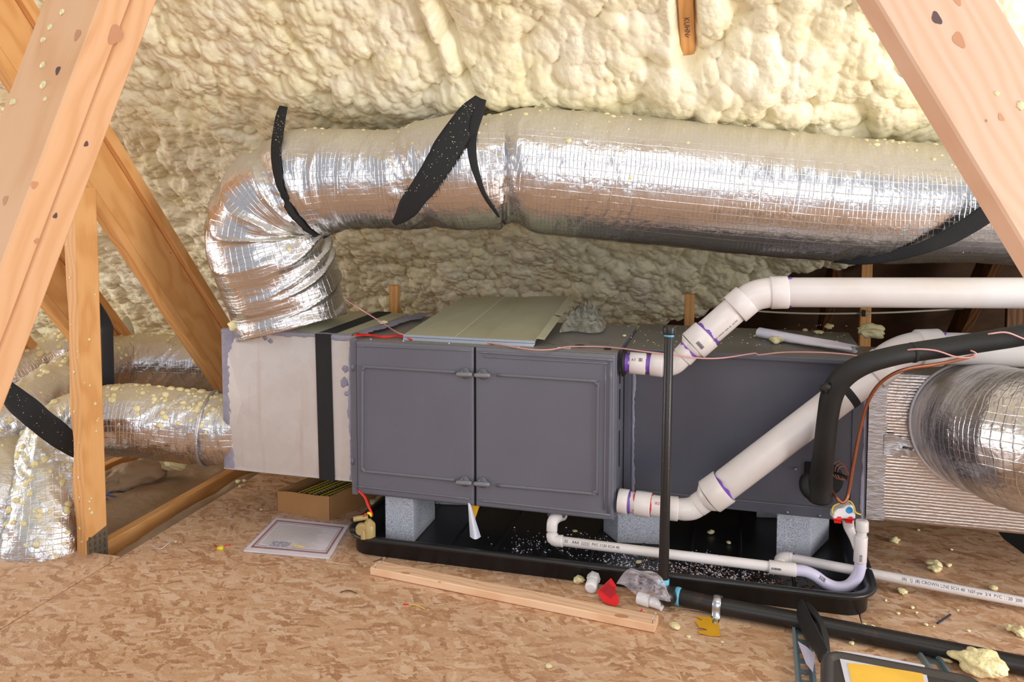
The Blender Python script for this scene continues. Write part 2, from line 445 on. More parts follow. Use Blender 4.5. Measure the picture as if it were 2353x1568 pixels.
# foil jacket (uv in metres: u around, v along)
def foil(name, dust=1.0, crink=1.0, dustcol=srgb(196, 186, 160), tint=srgb(212, 211, 214), grid=True, lo=.15, hi=.75):
    g = G(name); uv = g.coord('UV'); o = g.coord()
    nz = g.sep(g.coord('Normal'), 2)
    n1 = g.noise(o, 26, 4, .6, 1.0); n2 = g.vor(o, 38, feature='DISTANCE_TO_EDGE'); n3 = g.noise(g.map(o, (1, 1, 1)), 85, 4, .6, 1.5)
    st = g.noise(g.map(uv, (10, 60, 1)), 1.0, 4, .6, .6)
    n4 = g.vor(g.n('ShaderNodeVectorMath', {0: o, 1: g.n('ShaderNodeVectorMath', {0: g.noise(o, 15, 2, out=1), 1: (.05, .05, .05)}, operation='MULTIPLY')}, operation='ADD'), 17, feature='DISTANCE_TO_EDGE')
    h = g.math('ADD', g.math('MULTIPLY', n1, .8), g.math('MULTIPLY', g.ramp(n2, [(0., 0.), (.25, 1.)]), .22))
    h = g.math('ADD', h, g.math('MULTIPLY', g.ramp(n4, [(0., 0.), (.35, 1.)]), .35))
    h = g.math('ADD', h, g.math('MULTIPLY', n3, .22)); h = g.math('ADD', h, g.math('MULTIPLY', st, .32))
    h = g.math('MULTIPLY', h, g.ramp(g.noise(o, 3.1, 2), [(.35, .35), (.65, 1.)]))
    nb = g.bump(h, .55*crink, .006)
    if grid:
        a = g.math('ABSOLUTE', g.math('SUBTRACT', g.math('FRACT', g.math('DIVIDE', g.sep(uv, 0), .024)), .5))
        wob = g.math('MULTIPLY', g.noise(uv, 9, 2), .02)
        b = g.math('ABSOLUTE', g.math('SUBTRACT', g.math('FRACT', g.math('DIVIDE', g.math('ADD', g.sep(uv, 1), wob), .014)), .5))
        l = g.math('MAXIMUM', g.ramp(a, [(.0, 1.), (.06, 0.)]), g.ramp(b, [(.0, 1.), (.1, 0.)]))
        nb = g.bump(l, .30, .0022, nb)
    d = g.math('ADD', nz, g.math('MULTIPLY', g.math('SUBTRACT', g.noise(o, 7, 5), .5), .5))
    fac = g.math('MULTIPLY', g.ramp(d, [(lo, 0.), (hi, 1.)]), dust)
    spots = g.ramp(g.vor(o, 70), [(.10, 1.), (.16, 0.)])
    spots = g.math('MULTIPLY', spots, g.math('MULTIPLY', g.ramp(d, [(.3, 0.), (.8, 1.)]), dust))
    col = g.mix(fac, tint, dustcol); col = g.mix(spots, col, srgb(236, 226, 180))
    met = g.math('SUBTRACT', 1.0, g.math('MULTIPLY', g.math('MAXIMUM', fac, spots), .93))
    ro = g.math('ADD', .20, g.math('MULTIPLY', fac, .40))
    ro = g.math('ADD', ro, g.math('MULTIPLY', g.noise(o, 12, 3), .10))
    g.set(color=col, metal=met, rough=ro, normal=nb)
    M[name] = g.m
foil('foil', .9, .7, lo=.42, hi=.85); foil('foil_left', .85, 1.3, srgb(206, 192, 150), lo=.25, hi=1.0); foil('foil_clean', .12, 1.0)
# ribbed foil faced insulation wrap
g = G('foil_ribbed'); o = g.coord()
z = g.sep(o, 2); y = g.math('ADD', z, g.math('MULTIPLY', g.noise(g.map(o, (3, 3, 14)), 1.5, 4), .008))
r = g.n('ShaderNodeMath', {0: g.math('MULTIPLY', y, 2*PI/.0100)}, operation='SINE')
up = g.ramp(z, [(.30, 0.), (.34, 1.)])
h = g.math('ADD', g.math('MULTIPLY', r, .20), g.math('MULTIPLY', g.noise(g.map(o, (50, 50, 120)), 1.0, 4), .8))
h = g.math('ADD', h, g.math('MULTIPLY', g.noise(o, 38, 4, .6, 1), g.math('MULTIPLY', up, 1.3)))
g.set(color=g.mix(g.noise(o, 6, 3), srgb(196, 190, 190), srgb(212, 204, 200)), metal=.96, rough=.32, normal=g.bump(h, .5, .005))
M['foil_ribbed'] = g.m
g = G('foil_tape'); o = g.coord()
g.set(color=srgb(190, 190, 196), metal=.9, rough=.38, normal=g.bump(g.noise(g.map(o, (30, 30, 110)), 1, 4, .6, .6), .6, .004)); M['foil_tape'] = g.m
# galvanised sheet
g = G('galvanised'); o = g.coord()
sp = g.sep(g.vor(o, 26, out=1), 0)
sc = g.noise(g.map(o, (3, 3, 40)), 3, 5)
st = g.ramp(g.noise(g.map(o, (16, 1, 1.3)), 1.6, 4), [(.55, 0.), (.72, 1.)])
c = g.mix(g.math('MULTIPLY', sp, .30), srgb(208, 204, 204), srgb(224, 220, 218)); c = g.mix(g.math('MULTIPLY', st, .35), c, srgb(190, 168, 158))
g.set(color=c, metal=.45, rough=g.math('ADD', .34, g.math('MULTIPLY', sc, .2)), normal=g.bump(g.noise(o, 5, 2), .12, .02)); M['galvanised'] = g.m
g = G('galvanised_dusty'); o = g.coord()
c = g.mix(g.ramp(g.noise(o, 4.5, 5), [(.3, 0.), (.7, 1.)]), srgb(196, 194, 166), srgb(182, 180, 152))
g.set(color=c, metal=.35, rough=.5, normal=g.bump(g.noise(o, 3, 3), .12, .02)); M['galvanised_dusty'] = g.m
# painted cabinet
def paint(name, c1, c2, rough=.36, dust=0.0):
    g = G(name); o = g.coord(); nz = g.sep(g.coord('Normal'), 2)
    c = g.mix(g.ramp(g.noise(o, 3, 4), [(.3, 0.), (.7, 1.)]), c1, c2)
    if dust:
        f = g.math('MULTIPLY', g.ramp(nz, [(.6, 0.), (.9, 1.)]), g.ramp(g.noise(o, 5, 6), [(.2, dust*.6), (.7, dust)]))
        c = g.mix(f, c, srgb(176, 166, 134))
    g.set(color=c, rough=rough, normal=g.bump(g.noise(o, 420, 2), .05, .0006), spec=.5); M[name] = g.m
paint('cabinet_grey', srgb(103, 104, 116), srgb(97, 98, 109), .34, .30)
paint('coil_grey', srgb(88, 89, 101), srgb(78, 79, 91), .40, .35)
paint('lip_grey', srgb(126, 125, 130), srgb(118, 117, 122), .3)
g = G('pvc'); o = g.coord()
c = g.mix(g.ramp(g.noise(o, 5, 5), [(.45, 0.), (.8, .6)]), srgb(218, 212, 212), srgb(200, 188, 174))
g.set(color=c, rough=.32, spec=.5, normal=g.bump(g.noise(o, 5, 2), .03, .01)); M['pvc'] = g.m
plain('pvc_lilac', srgb(200, 194, 218), .35); plain('primer', srgb(112, 70, 170), .4, var=.3); plain('ink', srgb(40, 38, 60), .6)
plain('ink_red', srgb(206, 52, 50), .5); plain('ink_blue', srgb(70, 92, 150), .7)
plain('rubber', srgb(17, 16, 17), .62, bump=.3, bscale=300); plain('strap', srgb(24, 24, 27), .78, bump=.5, bscale=420)
plain('black_plastic', srgb(32, 32, 35), .36, bump=.1, bscale=60, var=.2); plain('dark_hole', srgb(14, 13, 13), .9)
plain('gap_black', srgb(12, 12, 14), .9)
g = G('iron'); o = g.coord()
c = g.mix(g.ramp(g.noise(g.map(o, (1, 1, 1)), 16, 5), [(.62, 0.), (.74, .45)]), srgb(40, 37, 37), srgb(104, 66, 46))
g.set(color=c, rough=.38, metal=.25, normal=g.bump(g.noise(o, 120, 3), .2, .002)); M['iron'] = g.m
g = G('copper'); o = g.coord(); g.set(color=g.mix(g.noise(o, 20, 3), srgb(196, 128, 100), srgb(160, 98, 74)), metal=.8, rough=.33); M['copper'] = g.m
plain('blue_sealant', srgb(96, 178, 206), .5, bump=.6, bscale=200); plain('mastic', srgb(142, 140, 158), .6, bump=1.0, bscale=70, var=.14)
plain('red_plastic', srgb(226, 30, 26), .35); plain('blue_dot', srgb(30, 138, 206), .5); plain('yellow_plastic', srgb(226, 208, 40), .45)
plain('tan_plastic', srgb(172, 150, 98), .34, var=.05); plain('white_plastic', srgb(232, 230, 232), .35, var=.03)
plain('pink_wire', srgb(206, 150, 146), .45); plain('red_wire', srgb(222, 40, 28), .4); plain('yellow_wire', srgb(232, 196, 60), .4)
plain('white_wire', srgb(226, 220, 226), .4); plain('nickel', srgb(196, 200, 208), .25, 1.0, var=.05); plain('nail_steel', srgb(120, 118, 112), .35, .9)
plain('red_paper', srgb(226, 30, 34), .7, bump=.3, bscale=30); plain('yellow_paper', srgb(214, 160, 16), .7, bump=.3, bscale=30)
plain('white_paper', srgb(232, 226, 236), .8, bump=.6, bscale=22, var=.04); plain('lilac_paper', srgb(196, 192, 214), .8, var=.05)
plain('label_yellow', srgb(240, 192, 72), .5, var=.12); plain('label_white', srgb(214, 216, 232), .5)
plain('rail_steel', srgb(128, 146, 154), .35, .4); plain('cardboard', srgb(178, 132, 84), .85, bump=.3, bscale=60); plain('cardboard_edge', srgb(120, 84, 50), .9)
plain('zip_tie', srgb(226, 222, 226), .4); plain('cable_grey', srgb(186, 180, 160), .6)
plain('frame_rose', srgb(158, 96, 96), .7); plain('tan_smudge', srgb(206, 190, 168), .6)
g = G('concrete'); o = g.coord()
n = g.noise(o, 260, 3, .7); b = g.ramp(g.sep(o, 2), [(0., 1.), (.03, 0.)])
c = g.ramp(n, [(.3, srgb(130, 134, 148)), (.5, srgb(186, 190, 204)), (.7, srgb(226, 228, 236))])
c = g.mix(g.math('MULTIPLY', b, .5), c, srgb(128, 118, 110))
g.set(color=c, rough=.85, normal=g.bump(n, .8, .004)); M['concrete'] = g.m
g = G('kraft'); o = g.coord()
g.set(color=g.mix(g.noise(o, 6, 4), srgb(150, 124, 98), srgb(178, 152, 124)), rough=.75, normal=g.bump(g.noise(o, 12, 4), .5, .02)); M['kraft'] = g.m
g = G('plate'); o = g.coord()
g.set(color=g.mix(g.noise(o, 20, 3), srgb(112, 100, 86), srgb(140, 128, 112)), rough=.45, metal=.7, normal=g.bump(g.noise(o, 60, 3), .4, .003)); M['plate'] = g.m
plain('deck_brown', srgb(82, 58, 38), .8, bump=.5, bscale=30, var=.25)
plain('knot', srgb(200, 144, 106), .6); plain('knot_dark', srgb(96, 74, 74), .7); plain('case_black', srgb(62, 58, 58), .3)
def clear(name, col, alpha, ck=.35, fk=.45, bs=1.0):
    g = G(name); o = g.coord()
    h = g.math('ADD', g.noise(o, 22, 4, .6, 1.5), g.math('MULTIPLY', g.vor(o, 24, feature='DISTANCE_TO_EDGE'), 1.2))
    fr = g.math('ADD', g.n('ShaderNodeLayerWeight', {'Blend': .35}, out=1), g.math('MULTIPLY', g.ramp(h, [(.45, 0.), (.75, 1.)]), ck))
    g.set(color=col, rough=.12, alpha=g.math('ADD', alpha, g.math('MULTIPLY', fr, fk)), normal=g.bump(h, bs, .012), spec=.8); M[name] = g.m
clear('clear_bag', srgb(226, 214, 224), .24); clear('sleeve', srgb(232, 226, 230), .07, .05, .12, .45); clear('dull_bag', srgb(186, 182, 164), .34)

# ------------------------------------------------------------------ the roof foam
Z0, Y0 = 1.50, 3.10                       # the foam face passes through here; it falls .8 for each metre of depth
SL = math.atan(.8); DV = np.array([0, math.cos(SL), -math.sin(SL)]); NV = np.array([0, -math.sin(SL), -math.cos(SL)])
VS = np.array([0, 1.35, Z0 + (Y0-1.35)*.8])
def v_of_z(z): return (VS[2]-z)/math.sin(SL)
def foam_edge(u):
    z = np.interp(u, [-6, -3.1, -2.5, -2.1, -1.7, -.9, -.5, -.2, .1, .4, 1.1, 2.4], [.10, .12, .35, .52, .60, .60, .57, .68, .84, .99, 1.05, 1.02])
    return v_of_z(z) + .03*(vn(u*5, u*0, 3)-.5) + .05*(vn(u*1.7, u*0, 8)-.5)
def foam_height(u, v):
    wx = .05*(fbm(u*5, v*5, 21, 3)-.5); wy = .05*(fbm(u*5, v*5, 37, 3)-.5)
    wx += .010*(vn(u*28, v*28, 51)-.5); wy += .010*(vn(u*28, v*28, 57)-.5)
    x = u+wx; y = v+wy
    big = billow(x/.135, y/.21, 2); mid = billow(x/.060, y/.090, 12); sm = billow(x/.030, y/.042, 22); ti = billow(x/.016, y/.021, 32)
    smoothz = np.clip((u+1.4)/1.3, 0, 1)*np.clip((3.0-v)/.6, 0, 1)      # larger, smoother lumps to the right
    mk = fbm(u*2.1, v*2.1, 71, 3); mk = np.clip((mk-.35)/.3, 0, 1)
    k_big = .020+.018*smoothz+.010*mk
    h = -.018 + .08*(fbm(u*1.3, v*1.3, 5, 3)-.5) + .035*(fbm(u*4, v*4, 6, 2)-.5)
    h = h + 1.0*k_big*big + (.032+.012*mk)*mid + (.016-.006*smoothz)*sm + (.0065-.0035*smoothz)*ti
    # lip low on the roof where the spray thickens
    for uc in (-2.86, -1.93, .62, 1.5):
        q = np.abs(u-uc-.22*(vn(v*1.6, v*0, 77)-.5)); h = h - .035*vn(v*3, u*0, 13)*np.exp(-(q/.05)**2)
    q = u+.985-.02*np.sin(v*7); f = np.clip((2.05-v)/.2, 0, 1)
    h = h + f*(.030*np.exp(-(q/.022)**2) - .035*np.exp(-((np.abs(q)-.045)/.014)**2))
    q = np.abs(u+.165); f = np.clip((1.98-v)/.12, 0, 1)
    h = h - f*np.exp(-(q/.035)**4)*(h+.03)
    fl = np.exp(-((v-2.0)/.16)**2)*np.clip((u+1.9)/.3, 0, 1)             # the drooping lip above the duct
    h = h + .035*fl*(.5+big)
    return h
def foam_patch(us, vs_, name, label, matn):
    U, Vv = np.meshgrid(us, vs_, indexing='ij')
    VE = foam_edge(U); h = foam_height(U, Vv)
    w = np.maximum(Vv-VE, 0); R = .085
    a = np.minimum(w/R, 2.5)
    over = np.maximum(w-2.5*R, 0)
    vb = np.minimum(Vv, VE)
    base = VS + vb[..., None]*DV; base[..., 0] = U
    base = base + DV*(R*np.sin(a))[..., None] - NV*(R*(1-np.cos(a)))[..., None]
    nrm = NV*np.cos(a)[..., None] + DV*np.sin(a)[..., None]
    tdir = DV*np.cos(a)[..., None] - NV*np.sin(a)[..., None]
    P = base + tdir*over[..., None] + nrm*h[..., None]
    me = grid_mesh(P, False, np.stack([U, Vv], -1))
    o = link(name, me, M[matn], None, (0, 2.6, 1.9))
    return o
us = np.concatenate([np.arange(-6.0, -2.6, .013), np.arange(-2.6, 2.2, .0058)])
fo = foam_patch(us, np.concatenate([np.arange(0, 1.2, .012), np.arange(1.2, 4.75, .0058)]), 'spray_foam', '', 'foam')
tag(fo, 'pale yellow sprayed foam insulation covering the sloping roof in lumpy billows', 'insulation', kind='stuff')

def quad_slab(name, pts, thick, mat, parent=None):
    n = (Vector(pts[1])-Vector(pts[0])).cross(Vector(pts[2])-Vector(pts[0])).normalized()
    k = len(pts); v = [Vector(p) for p in pts]+[Vector(p)+n*thick for p in pts]
    f = [tuple(reversed(range(k))), tuple(range(k, 2*k))]+[(i, (i+1) % k, k+(i+1) % k, k+i) for i in range(k)]
    return link(name, mesh(v, f), mat, parent)
def slope_pt(x, y, off): # off above the foam plane (to the roof side)
    p = np.array([x, y, Z0+(Y0-y)*.8]) - NV*off
    return Vector(p)
quad_slab('ceiling', [slope_pt(-6.6, -.2, .26), slope_pt(3.2, -.2, .26), slope_pt(3.2, 5.05, .26), slope_pt(-6.6, 5.05, .26)], .018, M['deck_brown'])['kind'] = 'structure'
b = MB(); b.box((-6.6, 5.0, -.35), (3.2, 5.03, .75)); b.build('wall_back', M['deck_brown'])['kind'] = 'structure'

# boards: a box with its own frame, length along x
def board(name, A, B, w, h, up, mat, parent=None, wob=0.0, bev=.003, seg=24, seed=0):
    """A, B: ends of the axis; w across (in the direction up x axis), h along up"""
    A = Vector(A); B = Vector(B); x = (B-A); L = x.length; x.normalize(); u = Vector(up); z = (u-x*u.dot(x)).normalized(); y = z.cross(x)
    n = max(2, int(L/.05)); sec = [(-.5,-.5),(.5,-.5),(.5,.5),(-.5,.5)]
    be = bev
    prof = []
    for sx, sz in ((-1,-1),(1,-1),(1,1),(-1,1)):
        cx, cz = sx*w/2, sz*h/2
        a = (cx-sx*be, cz); c = (cx, cz-sz*be)
        prof += ([a, c] if sx*sz > 0 else [c, a])
    prof = sorted(prof, key=lambda p: math.atan2(p[1], p[0]))
    P = np.zeros((n+1, 8, 3)); UVc = np.zeros((n+1, 8, 2))
    for i in range(n+1):
        for k, (py_, pz_) in enumerate(prof):
            j = wob*(vn(np.array(i*.35), np.array(k//2*3.1), seed)-.5) if wob else 0
            P[i, k] = (L*i/n, py_*(1+j/w*2) if py_ < 0 else py_, pz_)
    a = np.repeat(P[:1].mean(1, keepdims=True), 8, 1); c = np.repeat(P[-1:].mean(1, keepdims=True), 8, 1)
    P = np.concatenate([a, P, c], 0)
    me = grid_mesh(P, True, None, smooth=False)
    o = bpy.data.objects.new(name, me); COL.objects.link(o); me.materials.append(mat)
    R = Matrix((x, y, z)).transposed().to_4x4(); R.translation = A
    if parent is not None:
        o.parent = parent; o.matrix_local = Matrix.Translation(-Vector(OFF[parent.name])) @ R; OFF[o.name] = OFF[parent.name]
    else:
        o.matrix_world = R; OFF[o.name] = np.array(A)
    return o

# rafter edge that still shows through the foam
ra = slope_pt(-.165, 2.2, .055); rb = slope_pt(-.165, 3.02, .068)
r_ = thing('rafter', tuple(ra), 'bare rafter edge with a handwritten scrawl between two foamed roof bays', 'rafter')
board('rafter_board', ra, rb, .046, .14, -NV, M['pine'], r_)
mk = W(1589, 78, Y=2.7); 
tb = slope_pt(-.172, 2.705, -.0155)
text_plane('handwriting', 'KUHNr', .026, tb, tuple(DV), (1, 0, .0), M['ink'], r_, off=.001)
# a grey clip and a white tab caught in the foam beside the rafter
tb = W(1632, 42, t=2.72); b = MB()
b.box((-.02, -.004, -.008), (.02, .004, .008), Matrix.Translation(tb)); tag(b.build('metal_bracket', M['plate']), 'small dark metal scrap caught in foam right of the bare rafter', 'bracket')
tb = W(1664, 49, t=2.69); b = MB()
b.box((-.02, -.003, -.009), (.02, .003, .009), Matrix.Translation(tb)); tag(b.build('paper_tab', M['white_paper']), 'little white tab stuck in the foam near the top right', 'tab')

# rafters and studs in the open eave at the right
k = 0
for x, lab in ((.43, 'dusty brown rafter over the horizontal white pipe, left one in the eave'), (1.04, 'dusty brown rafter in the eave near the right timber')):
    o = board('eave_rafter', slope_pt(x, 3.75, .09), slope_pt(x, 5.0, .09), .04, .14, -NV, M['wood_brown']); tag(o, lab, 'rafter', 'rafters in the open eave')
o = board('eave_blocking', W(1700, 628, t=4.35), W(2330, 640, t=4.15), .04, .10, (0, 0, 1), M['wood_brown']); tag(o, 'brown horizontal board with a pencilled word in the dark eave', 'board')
text_plane('pencil_mark', 'TIA', .04, W(1812, 628, t=4.27), RIGHT, (0, 0, 1), M['ink'], None); 
o = bpy.data.objects['pencil_mark']; mw = o.location.copy(); par = bpy.data.objects['eave_blocking']; o.parent = par; o.matrix_parent_inverse = par.matrix_world.inverted() if False else Matrix.Identity(4)
bpy.context.view_layer.update(); o.matrix_local = par.matrix_world.inverted() @ Matrix.Translation(mw)
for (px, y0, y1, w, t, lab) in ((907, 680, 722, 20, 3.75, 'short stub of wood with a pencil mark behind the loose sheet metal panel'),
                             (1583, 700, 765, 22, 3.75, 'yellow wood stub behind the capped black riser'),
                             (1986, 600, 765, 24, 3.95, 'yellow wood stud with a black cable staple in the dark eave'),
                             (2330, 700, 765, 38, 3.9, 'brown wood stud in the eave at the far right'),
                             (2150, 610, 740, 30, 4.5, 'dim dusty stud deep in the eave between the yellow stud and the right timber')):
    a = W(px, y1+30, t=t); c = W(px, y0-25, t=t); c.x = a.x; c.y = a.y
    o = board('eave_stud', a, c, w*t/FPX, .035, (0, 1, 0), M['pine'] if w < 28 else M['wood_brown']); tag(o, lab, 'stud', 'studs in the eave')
cbp = [W(*p) for p in ((1700, 712, 3.85), (1780, 718, 3.85), (1880, 721, 3.85), (1990, 720, 3.85), (2100, 716, 3.85), (2260, 706, 3.85), (2420, 690, 3.8), (2800, 700, 3.7))]
cb = thing('electrical_cable', tuple(cbp[3]), 'flat pale cable stapled across the dark eave studs', 'cable')
tube('sheath', cbp, .0045, M['cable_grey'], cb, nth=8, step=.04)
b = MB(); p = W(1984, 720, t=3.83); b.box((p.x-.008, p.y-.01, p.z-.015), (p.x+.008, p.y+.004, p.z+.015)); b.build('cable_staple', M['rubber'], cb)

# ------------------------------------------------------------------ floor
TH = .018
def deck(name, poly, z=0.0):
    v = [Vector((x, y, z-TH)) for x, y in poly]
    o = quad_slab(name, [Vector((x, y, z-TH)) for x, y in poly], TH, M['osb']); o['kind'] = 'structure'
    bv = o.modifiers.new('b', 'BEVEL'); bv.width = .0025; bv.segments = 2; bv.limit_method = 'ANGLE'
    return o
deck('floor', [(-2.03, -3.2), (3.2, -3.2), (3.2, 2.488), (-2.03, 2.488)])
deck('floor.001', [(-2.03, 2.492), (.37, 2.492), (.37, 4.98), (-2.03, 4.98)])
deck('floor.002', [(.373, 2.492), (3.2, 2.492), (3.2, 2.95), (1.04, 2.95), (.95, 3.30), (.95, 4.98), (.373, 4.98)])
deck('floor.003', [(-6.6, -3.2), (-2.034, -3.2), (-2.034, 2.345), (-6.6, 2.345)])
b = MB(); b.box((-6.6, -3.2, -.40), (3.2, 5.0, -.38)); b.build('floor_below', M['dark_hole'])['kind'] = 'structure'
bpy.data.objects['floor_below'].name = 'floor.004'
# bottom chord and joists in the open bay at the left
def joist(x, lab, y0=2.30, y1=4.9, top=-.022):
    o = board('floor_joist', (x, y0, top-.045), (x, y1, top-.045), .042, .09, (0, 0, 1), M['pine'], seed=4); tag(o, lab, 'joist', 'joists in the open floor bay'); return o
joist(-2.20, 'joist along the open floor bay right of the left post, kraft paper on both sides', top=-.012)
joist(-2.83, 'joist under the fallen silver ducts beyond the left post'); joist(-3.44, 'joist farthest left in the open floor bay')
joist(1.15, 'timber glimpsed in the floor opening at the far right', 2.96, 4.9, -.03)
# kraft faced batts
def batt(name, x0, x1, lab, z=-.035, amp=.03, seed=0, y0=2.36, y1=4.9):
    us = np.linspace(x0, x1, 40); vv = np.linspace(y0, y1, 110); U, V_ = np.meshgrid(us, vv, indexing='ij')
    f = (U-x0)/(x1-x0); Z = z + .05*np.sin(f*PI)**.7 - .05 + amp*(fbm(U*9, V_*6, seed, 4)-.5)
    o = link(name, grid_mesh(np.stack([U, V_, Z], -1), False, None), M['kraft']); tag(o, lab, 'insulation batt', 'paper faced batts'); return o
bt = batt('insulation_batt', -2.805, -2.24, 'kraft faced batt with faded blue printing beside the left post', -.01)
batt('insulation_batt', -3.42, -2.86, 'kraft faced batt mostly covered by silver ducts', -.01, seed=4)
batt('insulation_batt', -4.9, -3.46, 'kraft faced batt under the leftmost ducts', -.01, seed=6)
batt('kraft_paper', -2.17, -2.036, 'crumpled kraft paper strip between joist and floor edge', -.03, .04, seed=9)
bb = bvh_of(bt)
vs_, fs_ = text_data('Corning', .13)
out = []
for x_, y_, _ in vs_:
    X_ = -2.50 - y_*.9+.03; Y_ = 2.62 + x_*1.15
    l, n, i, d = bb.ray_cast(Vector((X_, Y_, 1)), Vector((0, 0, -1)))
    out.append((X_, Y_, (l.z if l else 0)+.003))
o = link('printed_lettering', mesh(out, fs_), M['ink_blue'], bt)

# ------------------------------------------------------------------ timber webs and posts
def web(name, label, boards, group=None):
    """boards: (A, B, w, h, up, mat)"""
    t = thing(name, tuple(boards[0][1]), label, 'timber brace', group)
    for i, (A, B, w, h, up, m) in enumerate(boards): board('board', A, B, w, h, up, M[m], t, seed=i)
    return t
# foreground brace, left: two faces towards the camera, two plies
def px_frame(p0, p1, t0, t1): return W(p0[0], p0[1], t=t0), W(p1[0], p1[1], t=t1)
def corner_beam(name, label, edge_l0, edge_m0, edge_r0, edge_l1, edge_m1, edge_r1, t, mats, split=.5, wall=.0, tl=None, tr=None):
    """a squared timber seen on its corner: the near edge runs m0-m1; its faces run to l and r"""
    tl = tl or t+.045; tr = tr or t+.045
    root = thing(name, tuple(W(*edge_m1, t=t)), label, 'timber brace')
    m0, m1 = W(*edge_m0, t=t), W(*edge_m1, t=t); ax = (m1-m0); L = ax.length; ax.normalize()
    l = W((edge_l0[0]+edge_l1[0])/2, (edge_l0[1]+edge_l1[1])/2, t=tl); r = W((edge_r0[0]+edge_r1[0])/2, (edge_r0[1]+edge_r1[1])/2, t=tr)
    mm = (m0+m1)/2
    vl = l-mm; vl -= ax*vl.dot(ax); wl = vl.length; vl.normalize()
    vr = r-mm; vr -= ax*vr.dot(ax)
    vr = vr - vl*vr.dot(vl); wr = vr.length; vr.normalize()        # square section
    ax = (m1-m0).normalized(); lo_e = m1.z/max(1e-6, -ax.z); hi_e = (2.55-m0.z)/max(1e-6, -ax.z)   # down to the floor and up toward the roof
    A_e = -L/2-hi_e; B_e = L/2+lo_e
    n = len(mats); pos = 0
    for i, (fr, mt) in enumerate(mats):
        w = wr*fr - .0012; c = mm + vl*(wl/2) + vr*(pos+w/2)
        board('board', c+ax*A_e, c+ax*B_e, w, wl*(1-.03*(i % 2)), vl, M[mt], root, seed=i, bev=.003)
        pos += wr*fr
    return root
corner_beam('roof_brace', 'pale doubled timber brace close to the camera across the top left corner',
    (150, -60), (255, -60), (400, -60), (-290, 960), (-130, 960), (-18, 960), 1.08, [(.52, 'pine_mid'), (.48, 'pine_mid')], tl=1.14, tr=1.15)
corner_beam('roof_brace', 'pinkish pale timber brace close to the camera across the top right corner',
    (1948, -60), (1978, -60), (2285, -60), (2361, 700), (2436, 700), (2745, 700), 1.0, [(1.0, 'pine_pink')], tl=1.03, tr=1.03)
bpy.context.view_layer.update()
def board_marks(root, marks, seed=1):
    vv, ff = [], []
    for c in root.children:
        mw = c.matrix_world; k = len(vv); vv += [mw @ v.co for v in c.data.vertices]; ff += [tuple(i+k for i in p.vertices) for p in c.data.polygons]
    bv = BVHTree.FromPolygons(vv, ff)
    ax_ = (root.children[0].matrix_world.to_3x3() @ Vector((1, 0, 0))).normalized()
    for i, (x, y, r, kind) in enumerate(marks):
        p, n = hit(bv, x, y, .0003)
        if p is None: continue
        b = MB()
        if kind == 'foam': b.blob(p, r, n, .4, i, .2); b.build('foam_drip', M['foam_bit'], root)
        else:
            s_ = n.cross(ax_).normalized()
            b.add([p+(ax_*math.cos(a)*1.35+s_*math.sin(a))*r*(1+.15*math.sin(3*a+i)) for a in np.linspace(0, 2*PI, 16, endpoint=False)], [tuple(range(16))])
            b.build('knot', M[kind], root)
board_marks(bpy.data.objects['roof_brace'], [(115, 62, .004, 'foam'), (100, 92, .005, 'foam'), (98, 150, .004, 'foam'), (100, 195, .006, 'foam'), (104, 228, .004, 'foam'), (30, 235, .005, 'foam'), (143, 28, .004, 'foam'),
    (133, 162, .0045, 'knot_dark'), (178, 80, .006, 'knot'), (265, 80, .010, 'knot'), (198, 331, .003, 'knot_dark'), (127, 496, .003, 'knot_dark'), (84, 554, .003, 'knot'), (12, 460, .005, 'knot'), (80, 425, .004, 'knot')])
board_marks(bpy.data.objects['roof_brace.001'], [(2152, 42, .0065, 'knot_dark'), (2203, 92, .008, 'knot'), (2200, 2, .005, 'knot'), (2345, 243, .006, 'foam'), (2290, 215, .004, 'foam'), (2347, 30, .005, 'knot'), (2300, 270, .004, 'knot')])
# webs in the plane of each truss (X = const), falling away from the camera
def truss_web(X, label, dy=0.0, y0=1.95, y1=3.9):
    def L(y, o): # line of the web with offset o in the plane
        z = 1.33 - (y-2.486)*1.172
        d = Vector((0, .649, -.761)); n = Vector((0, .761, .649))
        return Vector((X, y, z)) + n*o
    up = Vector((0, .761, .649))
    root = thing('truss_web', (X, y1, 0), label, 'truss web', 'diagonal truss webs')
    board('board', L(y0, .0), L(y1, .0), .040, .150, up, M['pine'], root, seed=1)
    a, b_ = L(y0, .098), L(y1, .098); 
    board('board', a+Vector((.004, 0, 0)), b_+Vector((.004, 0, 0)), .075, .042, up, M['pine'], root, seed=2)
    a, b_ = L(y0, -.093), L(y1, -.093)
    board('board', a, b_, .048, .034, up, M['pine'], root, seed=3)
    return root
truss_web(-2.20, 'orange brown diagonal brace running down behind the metal plenum, beside the silver elbow')
truss_web(-2.79, 'diagonal brace behind the left post, partly hidden, second from the plenum')
truss_web(-3.42, 'diagonal brace at the far left beyond the fallen ducts, third from the plenum')
